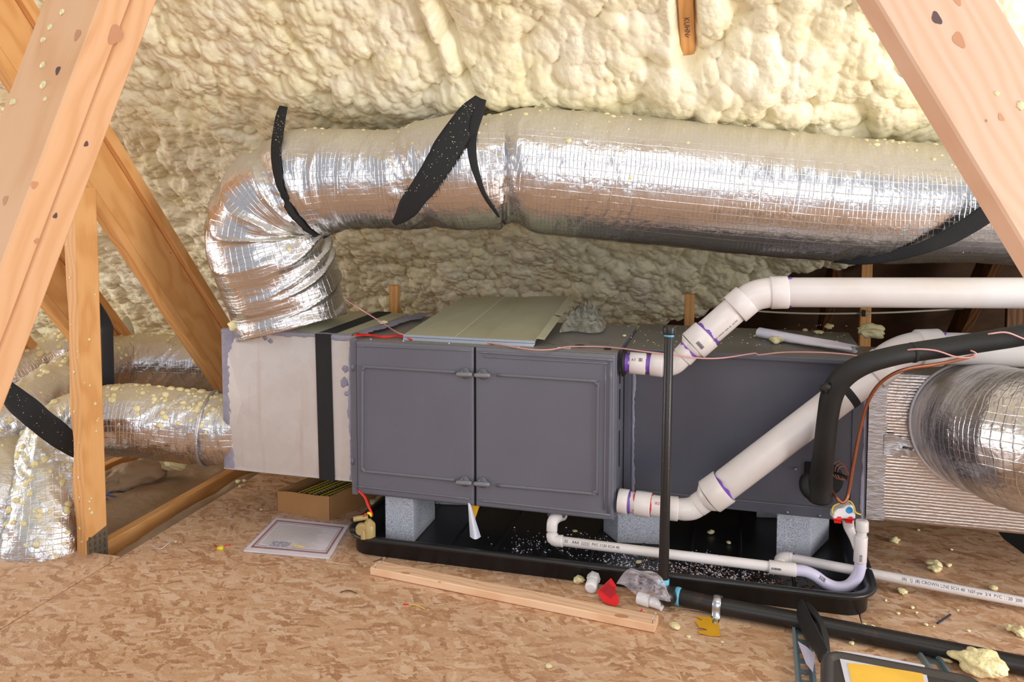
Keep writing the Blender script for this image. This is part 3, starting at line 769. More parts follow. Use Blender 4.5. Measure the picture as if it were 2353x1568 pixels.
# post
pb = W(211, 1262, Z=-.0); px0, py0 = pb.x, pb.y
post = thing('truss_post', (px0, py0, -.06), 'upright wooden post with a toothed metal plate at its foot, at the left', 'post')
up = (FH*1.0 + RIGHT*.62).normalized()
board('board', (px0, py0, -.06), (px0+.0, py0, 1.27), .066, .080, up, M['pine'], post, wob=.022, seed=5, bev=.004)
y_ = Vector((0,0,1)); 
fr = -(Vector((up.x, up.y, 0))); side = Vector((0,0,1)).cross(up)  # the two faces toward the camera
b = MB()
c = Vector((px0, py0, .03)); sd = side if side.dot(RIGHT) > 0 else -side; fn = -up
fc = sd if (sd.dot(-FH) > 0) else fn
for q, face, wv, half in ((0, sd, up, .033),):
    p0 = c + face*(half+.001); e = wv.normalized()
    b.add([p0-e*.038-Vector((0,0,.075)), p0+e*.038-Vector((0,0,.075)), p0+e*.038+Vector((0,0,.05)), p0-e*.038+Vector((0,0,.02))]+
          [p0+face*.0015-e*.038-Vector((0,0,.075)), p0+face*.0015+e*.038-Vector((0,0,.075)), p0+face*.0015+e*.038+Vector((0,0,.05)), p0+face*.0015-e*.038+Vector((0,0,.02))],
          [(3,2,1,0),(4,5,6,7),(0,1,5,4),(1,2,6,5),(2,3,7,6),(3,0,4,7)])
    for i in range(4):
        for j in range(5):
            pp = p0 + face*.002 + e*(-.028+.018*i) + Vector((0,0,-.06+.021*j))
            b.box((-.0025,-.0025,-.006), (.0025,.0025,.006), Matrix.Translation(pp))
b.build('nail_plate', M['plate'], post)
# foam drips on the timbers
def drips(parent, name, pts, seed=0):
    b = MB(); rr = random.Random(seed)
    for (p, n, r) in pts: b.blob(p, r, n, .5, rr.randint(0, 9999))
    return b.build(name, M['foam_bit'], parent)
dp = []
for i in range(26):
    z = random.uniform(0., 1.1); s_ = random.uniform(-.03, .03)
    if random.random() < .5: dp.append((Vector((px0, py0, z))+sd*.0335+up*s_, sd, random.uniform(.002, .006)))
    else: dp.append((Vector((px0, py0, z))-up*.0405+sd*s_*.8, -up, random.uniform(.002, .006)))
drips(post, 'foam_drips', dp)['kind'] = 'stuff'

# ------------------------------------------------------------------ flexible ducts
def duct_disp(amp, seed, ks=1.0, tw=.6):
    def f(SS, TH, L):
        cx, sx = np.cos(TH), np.sin(TH)
        n = 1-np.abs(2*vn(SS*26*ks+TH*tw*2, cx*1.6+sx*1.1+5, seed)-1)
        n2 = 1-np.abs(2*vn(SS*55*ks-TH*tw, sx*2.4-cx+9, seed+1)-1)
        lg = vn(SS*6, cx*1.2+3, seed+2)-.5 + vn(SS*5+7, sx*1.2+3, seed+4)-.5
        m = .35+1.1*vn(SS*5+2, cx+sx*1.3+4, seed+3)
        return amp*((n**1.6-.4)*m + .45*(n2-.5)*m + 1.1*lg)
    return f
DUCT_BVH = {}
def duct(pts, radii, label, mat, amp=.006, seed=1, nth=120, step=.006, group=None, spat=(0, .004), ks=1.0, tw=.6, extra=None, sq=1.0, name='flexible_duct', ref=(0, 0, -1), smin=.3):
    dd = duct_disp(amp, seed, ks, tw)
    f = dd if extra is None else (lambda SS, TH, L: dd(SS, TH, L)+extra(SS, TH, L))
    P, uv, C = tube_grid(pts, radii, step, nth, f, ref, sq)
    root = thing(name, tuple(P.reshape(-1, 3)[P[..., 2].argmin()]), label, 'duct', group)
    Pc, uvc = cap_grid(P, uv, C)
    j = link('foil_jacket', grid_mesh(Pc, True, uvc), mat, root)
    N, R = spat
    if N:
        dPs = np.gradient(P, axis=0); dPt = np.roll(P, -1, 1)-np.roll(P, 1, 1)
        NN = np.cross(dPt, dPs); NN /= np.linalg.norm(NN, axis=2)[..., None]+1e-9
        outw = np.sum(NN*(P-C[:, None, :]), 2, keepdims=True); NN = NN*np.sign(outw)
        b = MB(); rr = random.Random(seed*31); k = 0; tries = 0
        den = fbm(uv[..., 0]*7, uv[..., 1]*5, seed+40, 3)
        while k < N and tries < N*60:
            tries += 1
            i = rr.randrange(2, P.shape[0]-2); q = rr.randrange(P.shape[1]); n = NN[i, q]
            w = max(0, (n[2]-smin)/(1-smin))**1.2 * max(0, (den[i, q]-.32)*4)
            if n[1] > .75 or rr.random() > w + .012: continue
            r = R*(.35+rr.random()**3*1.9)
            b.blob(P[i, q], r, n, .6, rr.randint(0, 99999), .12); k += 1
        b.build('foam_spatter', M['foam_bit'], root)['kind'] = 'stuff'
    return root, j
# the large duct: up out of the plenum, round an elbow and away to the right, slung in straps
mp = [(672, 752, 3.16, .212), (662, 712, 3.16, .210), (648, 660, 3.15, .218), (628, 600, 3.13, .222), (612, 535, 3.12, .215), (628, 472, 3.10, .205), (690, 428, 3.08, .196),
      (780, 415, 3.06, .188), (880, 412, 3.04, .180), (980, 404, 3.02, .192), (1060, 396, 3.0, .208), (1130, 388, 2.99, .214), (1170, 387, 2.99, .205), (1230, 392, 2.98, .222), (1400, 408, 2.95, .224),
      (1600, 428, 2.90, .222), (1800, 447, 2.85, .217), (2000, 463, 2.79, .208), (2180, 470, 2.74, .192), (2330, 476, 2.70, .190), (2500, 480, 2.66, .195), (2800, 486, 2.62, .20), (3200, 494, 2.58, .20)]
pts = [W(a, b_, t=t) for a, b_, t, r in mp]; rad = [r for *_, r in mp]
def main_extra(SS, TH, L):
    # pinches under the straps, and folds in the elbow that gather to its inner side
    el = np.exp(-((SS-.42)/.34)**2); inner = .5+.5*np.cos(TH-TH_IN)
    folds = (1-np.abs(2*vn(SS*22+.9*np.sin(TH)*1.6, np.cos(TH)*.8+2, 91)-1))**2
    d = el*(.012+.020*inner)*(folds-.5)
    for sp, dep, w in STR:
        rg = 1-np.abs(2*fbm(SS*16+np.sin(TH*2)*.8, TH*1.9+SS*3, 97, 3)-1)*1.6
        d = d + .008*rg*np.exp(-((SS-sp)/.10)**2)
    for sp, dep, w in STR: d = d - dep*np.exp(-((SS-sp-.055*np.cos(TH-TH_IN))/w)**2)
    return d
TH_IN = 0.0; STR = []
# arc length of the strap places
S_ = spline([tuple(p)+(r,) for p, r in zip(pts, rad)], .006)[:, :3]
al = np.concatenate([[0], np.cumsum(np.linalg.norm(np.diff(S_, axis=0), axis=1))])
def s_at(px, py, t): return float(al[np.argmin(np.linalg.norm(S_-np.array(W(px, py, t=t)), axis=1))])
T_, N_, B_ = frames(S_, (0, 0, -1))
im = int(np.argmin(np.abs(al-s_at(625, 500, 3.11)))); inn = np.array(RIGHT)*.8+np.array([0, 0, -.6])
TH_IN = math.atan2(float(np.dot(inn, B_[im])), float(np.dot(inn, N_[im])))
STR = [(s_at(690, 428, 3.08), .016, .022), (s_at(1165, 387, 2.99), .026, .05), (s_at(960, 404, 3.02), .012, .04)]
main, mainj = duct(pts, rad, 'fat silver foil duct rising from the plenum, bending and running right under the foam', M['foil'], .0026, 3, nth=200, step=.0055, spat=(620, .0042), extra=main_extra)
mb = bvh_of(mainj)
tag(main, None, None)
# left ducts
dl = [((600, 850, 3.86, .13), (500, 838, 3.86, .126), (400, 832, 3.88, .126), (300, 832, 3.86, .126), (220, 850, 3.70, .122), (150, 890, 3.48, .124), (80, 940, 3.28, .128), (0, 990, 3.18, .135), (-120, 1060, 3.1, .14)),
      ((560, 988, 3.22, .128), (500, 986, 3.22, .134), (420, 978, 3.22, .138), (330, 968, 3.20, .134), (240, 968, 3.18, .130), (160, 985, 3.16, .118), (120, 1030, 3.10, .112), (110, 1100, 3.05, .125), (112, 1180, 3.0, .138), (108, 1262, 2.97, .155), (104, 1330, 2.97, .15))]
labs = ['upper silver duct at the plenum, curving down left behind the black strap',
        'lower silver duct at the plenum, crusted with foam lumps, turning down behind the post']
LD = []
for i, d in enumerate(dl):
    r_, j_ = duct([W(a, b_, t=t) for a, b_, t, r in d], [r for *_, r in d], labs[i], M['foil_left'], .008, 11+i*7, nth=110, step=.007, spat=((240, .0062), (420, .0066))[i], group=None, ks=.8, tw=1.2, smin=.05)
    LD.append(j_)
r_, j_ = duct([W(*p) for p in ((60, 1010, 3.3), (25, 1060, 3.12), (5, 1120, 3.02), (-8, 1190, 2.98), (-15, 1280, 2.96))], [.10, .105, .11, .115, .12], 'silver duct dropping into the floor at the left edge of the photo', M['foil_left'], .008, 33, nth=80, step=.007, spat=(110, .0055), ks=.8, tw=1.2, smin=.05)
LD.append(j_)
r_, j_ = duct([W(*p) for p in ((300, 780, 4.4), (200, 800, 4.35), (110, 830, 4.25), (20, 880, 4.1), (-80, 900, 4.0))], [.12, .12, .12, .11, .11], 'foam spattered duct farthest back at the left below the roof', M['foil_left'], .008, 35, nth=70, step=.008, spat=(200, .009), ks=.8, smin=.05)
# rigid elbow and duct at the right, coming towards the camera
rd = [(2222, 966, 2.80, .192), (2238, 974, 2.66, .196), (2275, 990, 2.52, .198), (2340, 1008, 2.38, .198), (2440, 1026, 2.26, .20), (2620, 1045, 2.16, .20), (2900, 1060, 2.12, .20), (3250, 1070, 2.1, .20)]
right, rj = duct([W(a, b_, t=t) for a, b_, t, r in rd], [r for *_, r in rd], 'large shiny duct leaving the foil wrapped box toward the camera at the right edge', M['foil_clean'], .004, 51, nth=150, step=.006, spat=(0, .004), ks=.9, tw=.2)
# its collar tie
P, uv, C = tube_grid([W(a, b_, t=t) for a, b_, t, r in rd], [r for *_, r in rd], .006, 60, None, (0, 0, -1))
b_i = 34
ring = P[b_i]; cen = C[b_i]; ringp = [Vector(cen+(p-cen)*1.012) for p in ring] ; ringp.append(ringp[0])
tube('zip_tie', ringp, .0045, M['zip_tie'], right, nth=8, step=.03, cap=False)
# collar rings on the lower left duct by the plenum
ringp = []
P, uv, C = tube_grid([W(a, b_, t=t) for a, b_, t, r in dl[1]], [r for *_, r in dl[1]], .007, 40, None, (0, 0, -1))
for ii in (18,):
    ring = P[ii]; cen = C[ii]; rr_ = [Vector(cen+(p-cen)*1.05) for p in ring]; rr_.append(rr_[0])
    tube('draw_band', rr_, .006, M['foil_tape'], LD[1].parent, nth=8, step=.03, cap=False)

# ------------------------------------------------------------------ straps
def strap_on(name, label, pix, width, bvh, root=None, off=.006, wob=.15, tdef=2.9, catg='strap'):
    P_, N2 = [], []
    for q in pix:
        if len(q) == 3 and q[2] is not None: p, n = W(q[0], q[1], t=q[2]), -FH
        else: p, n = hit(bvh, q[0], q[1], off, tdef)
        P_.append(p); N2.append(n)
    if root is None: root = thing(name, tuple(min(P_, key=lambda p: p.z)), label, catg, 'black hanging straps')
    ribbon('webbing', P_, N2, width, M['strap'], root, wob=wob)
    return root
s1 = strap_on('hanging_strap', 'narrow black strap around the silver elbow, hung from the foam', [(652, 245, 3.0), (645, 270, 2.98), (638, 315, 2.93), (636, 352), (639, 395), (650, 440), (670, 482), (700, 516), (728, 534), (750, 541)], [.03, .036, .038, .036, .034, .034, .036, .038, .04, .03], mb)
s2 = strap_on('hanging_strap', 'broad black strap slanting down across the silver duct from the foam, foam dust on top', [(1103, 226, 2.80), (1080, 262, 2.78), (1040, 322, 2.775), (1000, 385, 2.78), (965, 440, 2.80), (930, 488, 2.84), (905, 514, 2.88)], [.035, .075, .088, .088, .080, .062, .02], mb)
strap_on('x', None, [(1108, 228, 2.80), (1098, 262, 2.78), (1088, 300, 2.775), (1084, 335), (1088, 372), (1098, 410), (1115, 448), (1135, 480), (1158, 512)], [.03, .036, .03, .030, .026, .02, .016, .012, .008], mb, root=s2)
s3 = strap_on('hanging_strap', 'black strap under the silver duct emerging behind the right timber', [(2440, 150, 2.75), (2425, 260, 2.62), (2390, 385, 2.48), (2335, 450, 2.45), (2290, 478, 2.48), (2235, 512, 2.52), (2180, 545, 2.56), (2120, 570, 2.60), (2050, 588, 2.66), (1980, 598, 2.72), (1915, 597, 2.80)], [.03, .05, .06, .06, .06, .058, .05, .04, .035, .03, .02], mb)
lbv = bvh_of(LD[0])
s4 = strap_on('hanging_strap', 'broad black strap crossing the left ducts down to the wooden post', [(-70, 828, 2.86), (0, 884, 2.88), (40, 922, 2.88), (80, 958, 2.88), (120, 990, 2.90), (160, 1018, 2.92), (200, 1045, 2.96)], [.05, .06, .085, .095, .095, .085, .07], mb)
s5 = thing('hanging_strap', tuple(W(240, 770, t=3.3)), 'short black strap hanging behind the left post', 'strap', 'black hanging straps')
ribbon('webbing', [W(176, 560, t=3.25), W(180, 640, t=3.25), W(240, 740, t=3.3), W(246, 790, t=3.3), W(250, 1000, t=3.32)], [-FH]*5, .05, M['strap'], s5)
# foam dust on straps
def strap_dust(root, polys, n, seed):
    b = MB(); rr = random.Random(seed)
    bv = bvh_of([c for c in root.children][0])
    k = 0
    while k < n:
        (x0, y0), (x1, y1), w = rr.choice(polys); f = rr.random()**1.6; x = x0+(x1-x0)*f+rr.uniform(-w, w); y = y0+(y1-y0)*f
        p, nn = hit(bv, x, y, 0); k += 1
        if p is None: continue
        b.blob(p, rr.uniform(.0005, .0015), nn, .5, rr.randint(0, 9999))
    b.build('foam_dust', M['foam_bit'], root)['kind'] = 'stuff'
strap_dust(s1, [((645, 265), (640, 360), 14)], 50, 1); strap_dust(s2, [((1095, 240), (960, 440), 34)], 110, 2); strap_dust(s4, [((0, 880), (175, 1040), 30)], 50, 3)

# ------------------------------------------------------------------ supply plenum
PX0 = W(511, 900, Y=2.665).x; PX1 = -1.312; PYF, PYB, PZ0, PZ1 = 2.668, 3.20, .222, .742
pl = thing('duct_plenum', ((PX0+PX1)/2, PYF, PZ0), 'galvanised metal plenum box with grey sealant edges and a black band, left of the furnace', 'plenum')
b = MB(); ax_ = W(560, 922, Y=PYF); apx = (ax_.x, PYF-.013, ax_.z)
v = [(PX0,PYF,PZ0),(PX1,PYF,PZ0),(PX1,PYF,PZ1),(PX0,PYF,PZ1),apx,(PX0,PYB,PZ0),(PX1,PYB,PZ0),(PX1,PYB,PZ1),(PX0,PYB,PZ1)]
b.add(v, [(0,1,4),(1,2,4),(2,3,4),(3,0,4),(5,8,7,6),(0,3,8,5),(1,6,7,2),(0,5,6,1),(3,2,7,8)])
b.build('sheet_metal_body', M['galvanised'], pl)
b = MB(); b.box((PX0, PYF-.001, PZ1), (PX1, PYB, PZ1+.0015)); b.build('top_sheet', M['galvanised_dusty'], pl)
b = MB(); b.box((PX0, PYF-.003, PZ0-.004), (PX1, PYF+.02, PZ0)); b.box((PX0, PYF-.002, PZ0), (PX1, PYF, PZ0+.004)); b.build('bottom_flange', M['galvanised'], pl)
bx0, bx1 = W(726, 800, Y=PYF).x, W(762, 800, Y=PYF).x
b = MB(); sh = .006
def slant(x, z): return x+(PZ1-z)*.012
q = []
for (x0, x1, y, z) in ((bx0, bx1, PYB, PZ1+.003), (bx0, bx1, PYF-.004, PZ1+.003), (bx0+.008, bx1+.008, PYF-.004, PZ0-.006), (bx0+.008, bx1+.008, PYB, PZ0-.006)):
    q.append([(x0, y, z), (x1, y, z)])
# a bent band with thickness
th = .0022; outn = [(0, 0, 1), (0, -.7, .7), (0, -.7, -.7), (0, 0, -1)]
vv = []
for (pa, pb_), nn in zip(q, outn):
    a = Vector(pa); c = Vector(pb_); n = Vector(nn)*th
    vv += [a, c, c+n, a+n]
ff = []
for i in range(3):
    o4 = i*4
    for k in range(4): ff.append((o4+k, o4+(k+1) % 4, o4+4+(k+1) % 4, o4+4+k))
b.add(vv, ff+[(3,2,1,0), (12,13,14,15)]); b.build('black_band', M['strap'], pl)
def mastic_strip(name, a, c, inward, w0, amp, nrm, parent, seed, step=.006, thick=.003, base=0.0):
    a = Vector(a); c = Vector(c); inward = Vector(inward); nrm = Vector(nrm); n = int((c-a).length/step)
    P = np.zeros((n+1, 7, 3))
    for i in range(n+1):
        f = i/n; p = a.lerp(c, f)
        w = w0 + amp*(float(fbm(np.array(f*(c-a).length*16), np.array(1.3), seed, 4))-.5)*2 + .35*amp*(float(vn(np.array(f*(c-a).length*130), np.array(4.), seed+3))-.5)
        for k in range(7):
            g_ = k/6; hgt = thick*(1-abs(2*g_-1)**4)*(.5+float(vn(np.array(i*.6), np.array(k*1.1), seed+8)))
            P[i, k] = p + inward*(base+(w-base)*g_) + nrm*(hgt+.0004)
    return link(name, grid_mesh(P, False, None), M['mastic'], parent)
mastic_strip('duct_sealant', (PX0, PYF-.001, PZ0), (PX0, PYF-.001, PZ1), (1, 0, 0), .050, .016, (0, -1, 0), pl, 4)
mastic_strip('duct_sealant', (PX0, PYF-.001, PZ1), (PX1, PYF-.001, PZ1), (0, 0, -1), .012, .009, (0, -1, 0), pl, 14, thick=.002)
mastic_strip('duct_sealant', (PX0, PYF, PZ1+.0015), (PX1, PYF, PZ1+.0015), (0, 1, 0), .03, .02, (0, 0, 1), pl, 24)
mastic_strip('duct_sealant', (PX1-.002, PYF-.001, PZ0), (PX1-.002, PYF-.001, PZ1), (-1, 0, 0), .010, .012, (0, -1, 0), pl, 34, thick=.002)
b = MB(); rr = random.Random(5)
for (px, py, r) in ((622, 786, .012), (610, 778, .009), (553, 968, .006), (556, 995, .010), (552, 910, .006), (575, 812, .004), (793, 848, .014), (790, 880, .016), (796, 905, .010)):
    p = W(px, py, Y=PYF-.001); b = MB(); b.blob(p, r, (0, -1, 0), .10, rr.randint(0, 999), .25); b.build('sealant_dab', M['mastic'], pl)
b = MB(); e = W(545, 745, t=3.05); b.blob(e, .03, (0, -.5, 1), .7, 3, .3); b.blob(e+Vector((.03, .02, -.005)), .02, (0, -.5, 1), .7, 5, .3)
tag(b.build('foam_chunk', M['foam_bit']), 'broken yellow foam chunk at the left base of the silver elbow', 'foam chunk')

# ------------------------------------------------------------------ furnace cabinet
FX0, FX1, FYF, FYB, FZ0, FZ1 = -1.306, -.368, 2.66, 3.20, .185, .735
fu = thing('furnace', ((FX0+FX1)/2, FYF, FZ0), 'dark grey horizontal furnace with two embossed access doors, raised on concrete blocks', 'furnace')
b = MB(); b.box((FX0, FYF, FZ0), (FX1, FYB, FZ1)); b.build('cabinet', M['cabinet_grey'], fu, bevel=.004)
b = MB()
b.box((FX0-.001, FYF-.013, FZ0-.006), (FX0+.022, FYF, FZ1+.004)); b.build('side_channel', M['cabinet_grey'], fu, bevel=.003)
XD = W(1090.5, 970, Y=FYF-.02).x
def door_panel(name, x0, x1, z0, z1, bow):
    # panel with folded rounded edges, standing proud of the cabinet
    n = 14; m = 20; t0 = .020
    xs = np.linspace(x0, x1, 60); zs = np.linspace(z0, z1, 40)
    X_, Z_ = np.meshgrid(xs, zs, indexing='ij')
    ex = np.minimum(X_-x0, x1-X_); ez = np.minimum(Z_-z0, z1-Z_); e_ = np.minimum(ex, ez)
    R = .008
    prof = np.where(e_ < R, np.sqrt(np.maximum(R*R-(R-e_)**2, 0)), R)-R
    Yp = FYF - t0 - prof - bow*np.sin((Z_-z0)/(z1-z0)*PI)*np.where(x0 < XD-.1, (X_-x0)/(x1-x0), 1-(X_-x0)/(x1-x0))*0
    xs2 = x0+(x1-x0)*(.5-.5*np.cos(np.linspace(0, PI, 60))); zs2 = z0+(z1-z0)*(.5-.5*np.cos(np.linspace(0, PI, 50)))
    X_, Z_ = np.meshgrid(xs2, zs2, indexing='ij'); e_ = np.minimum(np.minimum(X_-x0, x1-X_), np.minimum(Z_-z0, z1-Z_))
    prof = np.where(e_ < R, np.sqrt(np.maximum(R*R-(R-e_)**2, 0)), R)-R
    P = np.stack([X_, FYF-t0-prof, Z_], -1)
    o = link(name, grid_mesh(P, False), M['cabinet_grey'], fu)
    # the folded sides
    b = MB(); b.box((x0, FYF-t0+.006, z0), (x1, FYF, z1)); 
    me2 = b.mesh(); off = np.array(OFF[o.name]); v0 = len(o.data.vertices)
    vs = [v.co[:] for v in o.data.vertices]+[tuple(np.array(v.co)-off) for v in me2.vertices]
    fs = [tuple(p.vertices) for p in o.data.polygons]+[tuple(i+v0 for i in p.vertices) for p in me2.polygons]
    nme = mesh(vs, fs); sm = [True]*len(o.data.polygons)+[False]*len(me2.polygons); nme.polygons.foreach_set('use_smooth', sm)
    nme.materials.append(M['cabinet_grey']); o.data = nme
    return o
dl_ = door_panel('access_door', FX0+.024, XD-.0035, FZ0+.001, FZ1-.003, 0)
dr_ = door_panel('access_door', XD+.0035, FX1-.004, FZ0+.001, FZ1-.003, 0)
YS = FYF-.020
def bead(parent, pix, r=.0062):
    pts = [W(x, y, Y=YS-.002) for x, y in pix]
    # rounded corners
    out = [pts[0]]
    for a, p, c in zip(pts, pts[1:], pts[2:]):
        k = .022; u1 = (a-p).normalized(); u2 = (c-p).normalized()
        for f in np.linspace(0, 1, 7): out.append((p+u1*k)*(1-f)**2 + p*2*f*(1-f) + (p+u2*k)*f**2)
    out.append(pts[-1])
    S = np.array([tuple(p) for p in out]); 
    return tube('embossed_bead', [Vector(p) for p in S], r, M['cabinet_grey'], parent, nth=12, step=.02, ref=(0, -1, 0), sq=.8)
bead(dl_, [(1047, 856), (833, 843), (832, 1083), (1046, 1104)])
bead(dr_, [(1142, 862), (1374, 877), (1371, 1136), (1142, 1116)])
# stepped raised field of the right door
def field(parent, pix, lift, r):
    pts = [W(x, y, Y=YS) for x, y in pix]
    cx = sum((p for p in pts), Vector())/4
    n = 7; P = []
    outl = []
    for i in range(4):
        a, p, c = pts[i-1], pts[i], pts[(i+1) % 4]; u1 = (a-p).normalized(); u2 = (c-p).normalized(); k = .014
        for f in np.linspace(0, 1, 6): outl.append((p+u1*k)*(1-f)**2 + p*2*f*(1-f) + (p+u2*k)*f**2)
    rings = []
    for dy, ins in ((0.001, 0), (-lift*.5, .001), (-lift, .005)):
        rings.append([Vector((p.x+(cx.x-p.x)/abs(cx.x-p.x+1e-9)*ins, p.y+dy, p.z+(1 if cx.z > p.z else -1)*ins)) for p in outl])
    b = MB(); m = len(outl)
    fs = [(i*m+k, i*m+(k+1) % m, (i+1)*m+(k+1) % m, (i+1)*m+k) for i in range(2) for k in range(m)]+[tuple(2*m+k for k in range(m))]
    b.add([p for r_ in rings for p in r_], fs)
    return b.build('raised_panel', M['cabinet_grey'], parent, bevel=0)
YS = FYF-.020
# ridges round the edge of each door
def ridge(parent, pix, r=.0032):
    pts = [W(x, y, Y=YS-.001) for x, y in pix]
    tube('edge_ridge', pts, r, M['lip_grey'] if False else M['cabinet_grey'], parent, nth=8, step=.05, ref=(0, -1, 0))
ridge(dl_, [(820, 795), (1080, 806)]); ridge(dl_, [(818, 1118), (1078, 1147)]); ridge(dr_, [(1103, 810), (1408, 828)], .004); ridge(dr_, [(1104, 1151), (1402, 1184)], .004)
ridge(dr_, [(1404, 832), (1399, 1180)], .005); ridge(dr_, [(1112, 820), (1396, 836)], .003); ridge(dr_, [(1392, 842), (1388, 1172)], .003)
# black seam between the doors
b = MB(); b.box((XD-.0034, FYF-.012, FZ0), (XD+.0034, FYF-.0005, FZ1-.004)); b.build('door_gasket', M['gap_black'], fu)
# latches
def latch(parent, px, py):
    p = W(px, py, Y=YS-.001); h = thing_part = None
    b = MB(); b.lathe(p, p+Vector((0, -.012, 0)), [(0, .0185), (.4, .0185), (.7, .016), (1, .009)], 24)
    d = b.build('latch_disc', M['coil_grey'], parent)
    b = MB(); L = .028
    b.lathe(p+Vector((-L, -.014, -.002)), p+Vector((L, -.014, .000)), [(0, .004), (.05, .007), (.2, .0078), (.8, .0078), (.95, .007), (1, .004)], 14)
    b.box((p.x-.006, p.y-.012, p.z-.006), (p.x+.006, p.y, p.z+.006))
    b.build('latch_handle', M['lip_grey'], d)
latch(dl_, 1070, 858); latch(dr_, 1111, 860); latch(dl_, 1069, 1106); latch(dr_, 1110, 1109)
# hinge nubs
for px, py in ((811, 845), (810, 1060)):
    p = W(px, py, Y=FYF-.013); b = MB(); b.cyl(p+Vector((0, 0, -.012)), p+Vector((0, 0, .012)), .006, n=12); b.build('hinge_knuckle', M['cabinet_grey'], fu)
# knock outs and grommets on the top, slots on the right end
b = MB()
for px, py, r in ((1283, 788, .036),): 
    p = W(px, py, Z=FZ1); b.cyl(p, p+Vector((0, 0, .0015)), r, n=32); b.build('knock_out', M['coil_grey'], fu)
for px, py, r in ((1333, 796, .018), (1396, 803, .012)):
    b = MB(); p = W(px, py, Z=FZ1); b.lathe(p, p+Vector((0, 0, .004)), [(0, r), (.6, r), (1, r*.6)], 24); b.build('rubber_grommet', M['rubber'], fu)
p = W(1378, 789, Z=FZ1); b = MB(); b.box((p.x-.03, p.y-.02, FZ1), (p.x+.03, p.y+.02, FZ1+.002)); b.build('cover_plate', M['coil_grey'], fu, bevel=.001)
p = W(1296, 800, Z=FZ1); b = MB(); b.box((p.x-.022, p.y-.008, FZ1), (p.x+.022, p.y+.008, FZ1+.001)); lb = b.build('sticker', M['white_paper'], fu)
b = MB()
for k in range(9): b.box((p.x-.004+k*.0026, p.y-.005, FZ1+.001), (p.x-.0028+k*.0026, p.y+.004, FZ1+.0014))
b.build('barcode', M['ink'], lb)
b = MB()
for z0, z1 in ((.62, .66), (.50, .60), (.34, .46)): b.box((FX1, 2.72, z0), (FX1+.002, 2.735, z1))
b.build('side_slots', M['dark_hole'], fu)
b = MB()
for px in (850, 925, 1030, 1190, 1270): p = W(px, 800, Y=FYF); b = MB(); b.cyl((p.x, FYF+.008, FZ1-.001), (p.x, FYF+.008, FZ1+.004), .004, n=8); b.build('screw', M['nickel'], fu)
# lifted rim on the furnace top at the plenum joint
mastic_strip('duct_sealant', (-1.30, PYF+.03, FZ1+.012), (-1.24, PYB, FZ1+.012), (1, 0, 0), .03, .03, (0, 0, 1), fu, 44, base=-.03)

# ------------------------------------------------------------------ coil box
CX0, CX1, CYF, CYB, CZ0, CZ1 = -.364, .418, 2.872, 3.36, .185, .706
co = thing('coil_box', ((CX0+CX1)/2, CYF, CZ0), 'dark grey evaporator coil box set back to the right of the furnace', 'coil box')
b = MB(); b.box((CX0, CYF, CZ0), (CX1, CYB, CZ1)); b.build('casing', M['coil_grey'], co, bevel=.003)
b = MB(); b.box((CX0-.004, CYF-.035, CZ1-.006), (CX1, CYB, CZ1+.012)); b.build('top_cover', M['coil_grey'], co, bevel=.004)
b = MB(); b.box((CX0+.05, CYF-.010, CZ0-.008), (CX1-.002, CYF, CZ0+.028)); 
b.build('bottom_rail', M['coil_grey'], co, bevel=.002)
b = MB(); b.box((CX1-.045, CYF-.008, CZ0), (CX1+.001, CYF, CZ1)); b.build('corner_strip', M['lip_grey'] if False else M['coil_grey'], co, bevel=.002)
b = MB(); b.box((CX0-.002, CYF-.045, CZ0+.02), (CX0+.020, CYF+.0, CZ1)); b.build('joining_flange', M['coil_grey'], co, bevel=.002)
mastic_strip('duct_sealant', (CX0+.02, CYF-.001, CZ0+.02), (CX0+.02, CYF-.001, CZ1), (1, 0, 0), .012, .008, (0, -1, 0), co, 54, thick=.003)
mastic_strip('duct_sealant', (CX1-.004, CYF-.009, CZ0), (CX1-.004, CYF-.009, CZ1), (-1, 0, 0), .009, .008, (0, -1, 0), co, 64, thick=.002)
b = MB()
for px, py in ((1809, 1178), (1883, 1186), (1828, 1079)): p = W(px, py, Y=CYF-.012); b = MB(); b.lathe(p+Vector((0, .01, 0)), p+Vector((0, -.003, 0)), [(0, .005), (.8, .005), (1, .003)], 10); b.build('screw', M['nickel'], co)
p = W(1895, 1100, Y=CYF); b = MB(); b.lathe(p, p+Vector((0, -.006, 0)), [(0, .058), (.7, .058), (1, .052)], 32); b.build('line_grommet', M['rubber'], co)
p = W(1862, 1098, Y=CYF); b = MB(); b.box((p.x-.02, CYF-.012, p.z-.05), (p.x+.03, CYF, p.z+.055)); b.build('line_opening', M['dark_hole'], co, bevel=.008)

# ------------------------------------------------------------------ foil wrapped return box at the right
RX0, RX1, RYF, RYB, RZ0, RZ1 = .421, 1.75, 2.872, 3.30, .183, .680
rb_ = thing('return_duct_box', ((RX0+RX1)/2, RYF, RZ0), 'box wrapped in ribbed shiny foil at the right end of the coil box', 'duct box')
b = MB(); b.box((RX0, RYF, RZ0), (RX1, RYB, RZ1)); bo = b.build('foil_wrap', M['foil_ribbed'], rb_, bevel=.012, seg=3)
tp = W(2045, 1000, Y=RYF)
P = np.zeros((60, 8, 3))
for i in range(60):
    for k in range(8):
        z = RZ0+.004+(RZ1-RZ0-.008)*i/59; w = (W(2035, 1000, Y=RYF).x-RX0)+.012*(float(fbm(np.array(i*.35), np.array(2.), 5, 3))-.5)
        P[i, k] = (RX0+.002+w*k/7, RYF-.0015-.002*float(vn(np.array(i*.9), np.array(k*.7), 4)), z)
link('foil_tape', grid_mesh(P, False), M['foil_tape'], rb_)
zt = W(2100, 1028, Y=RYF).z
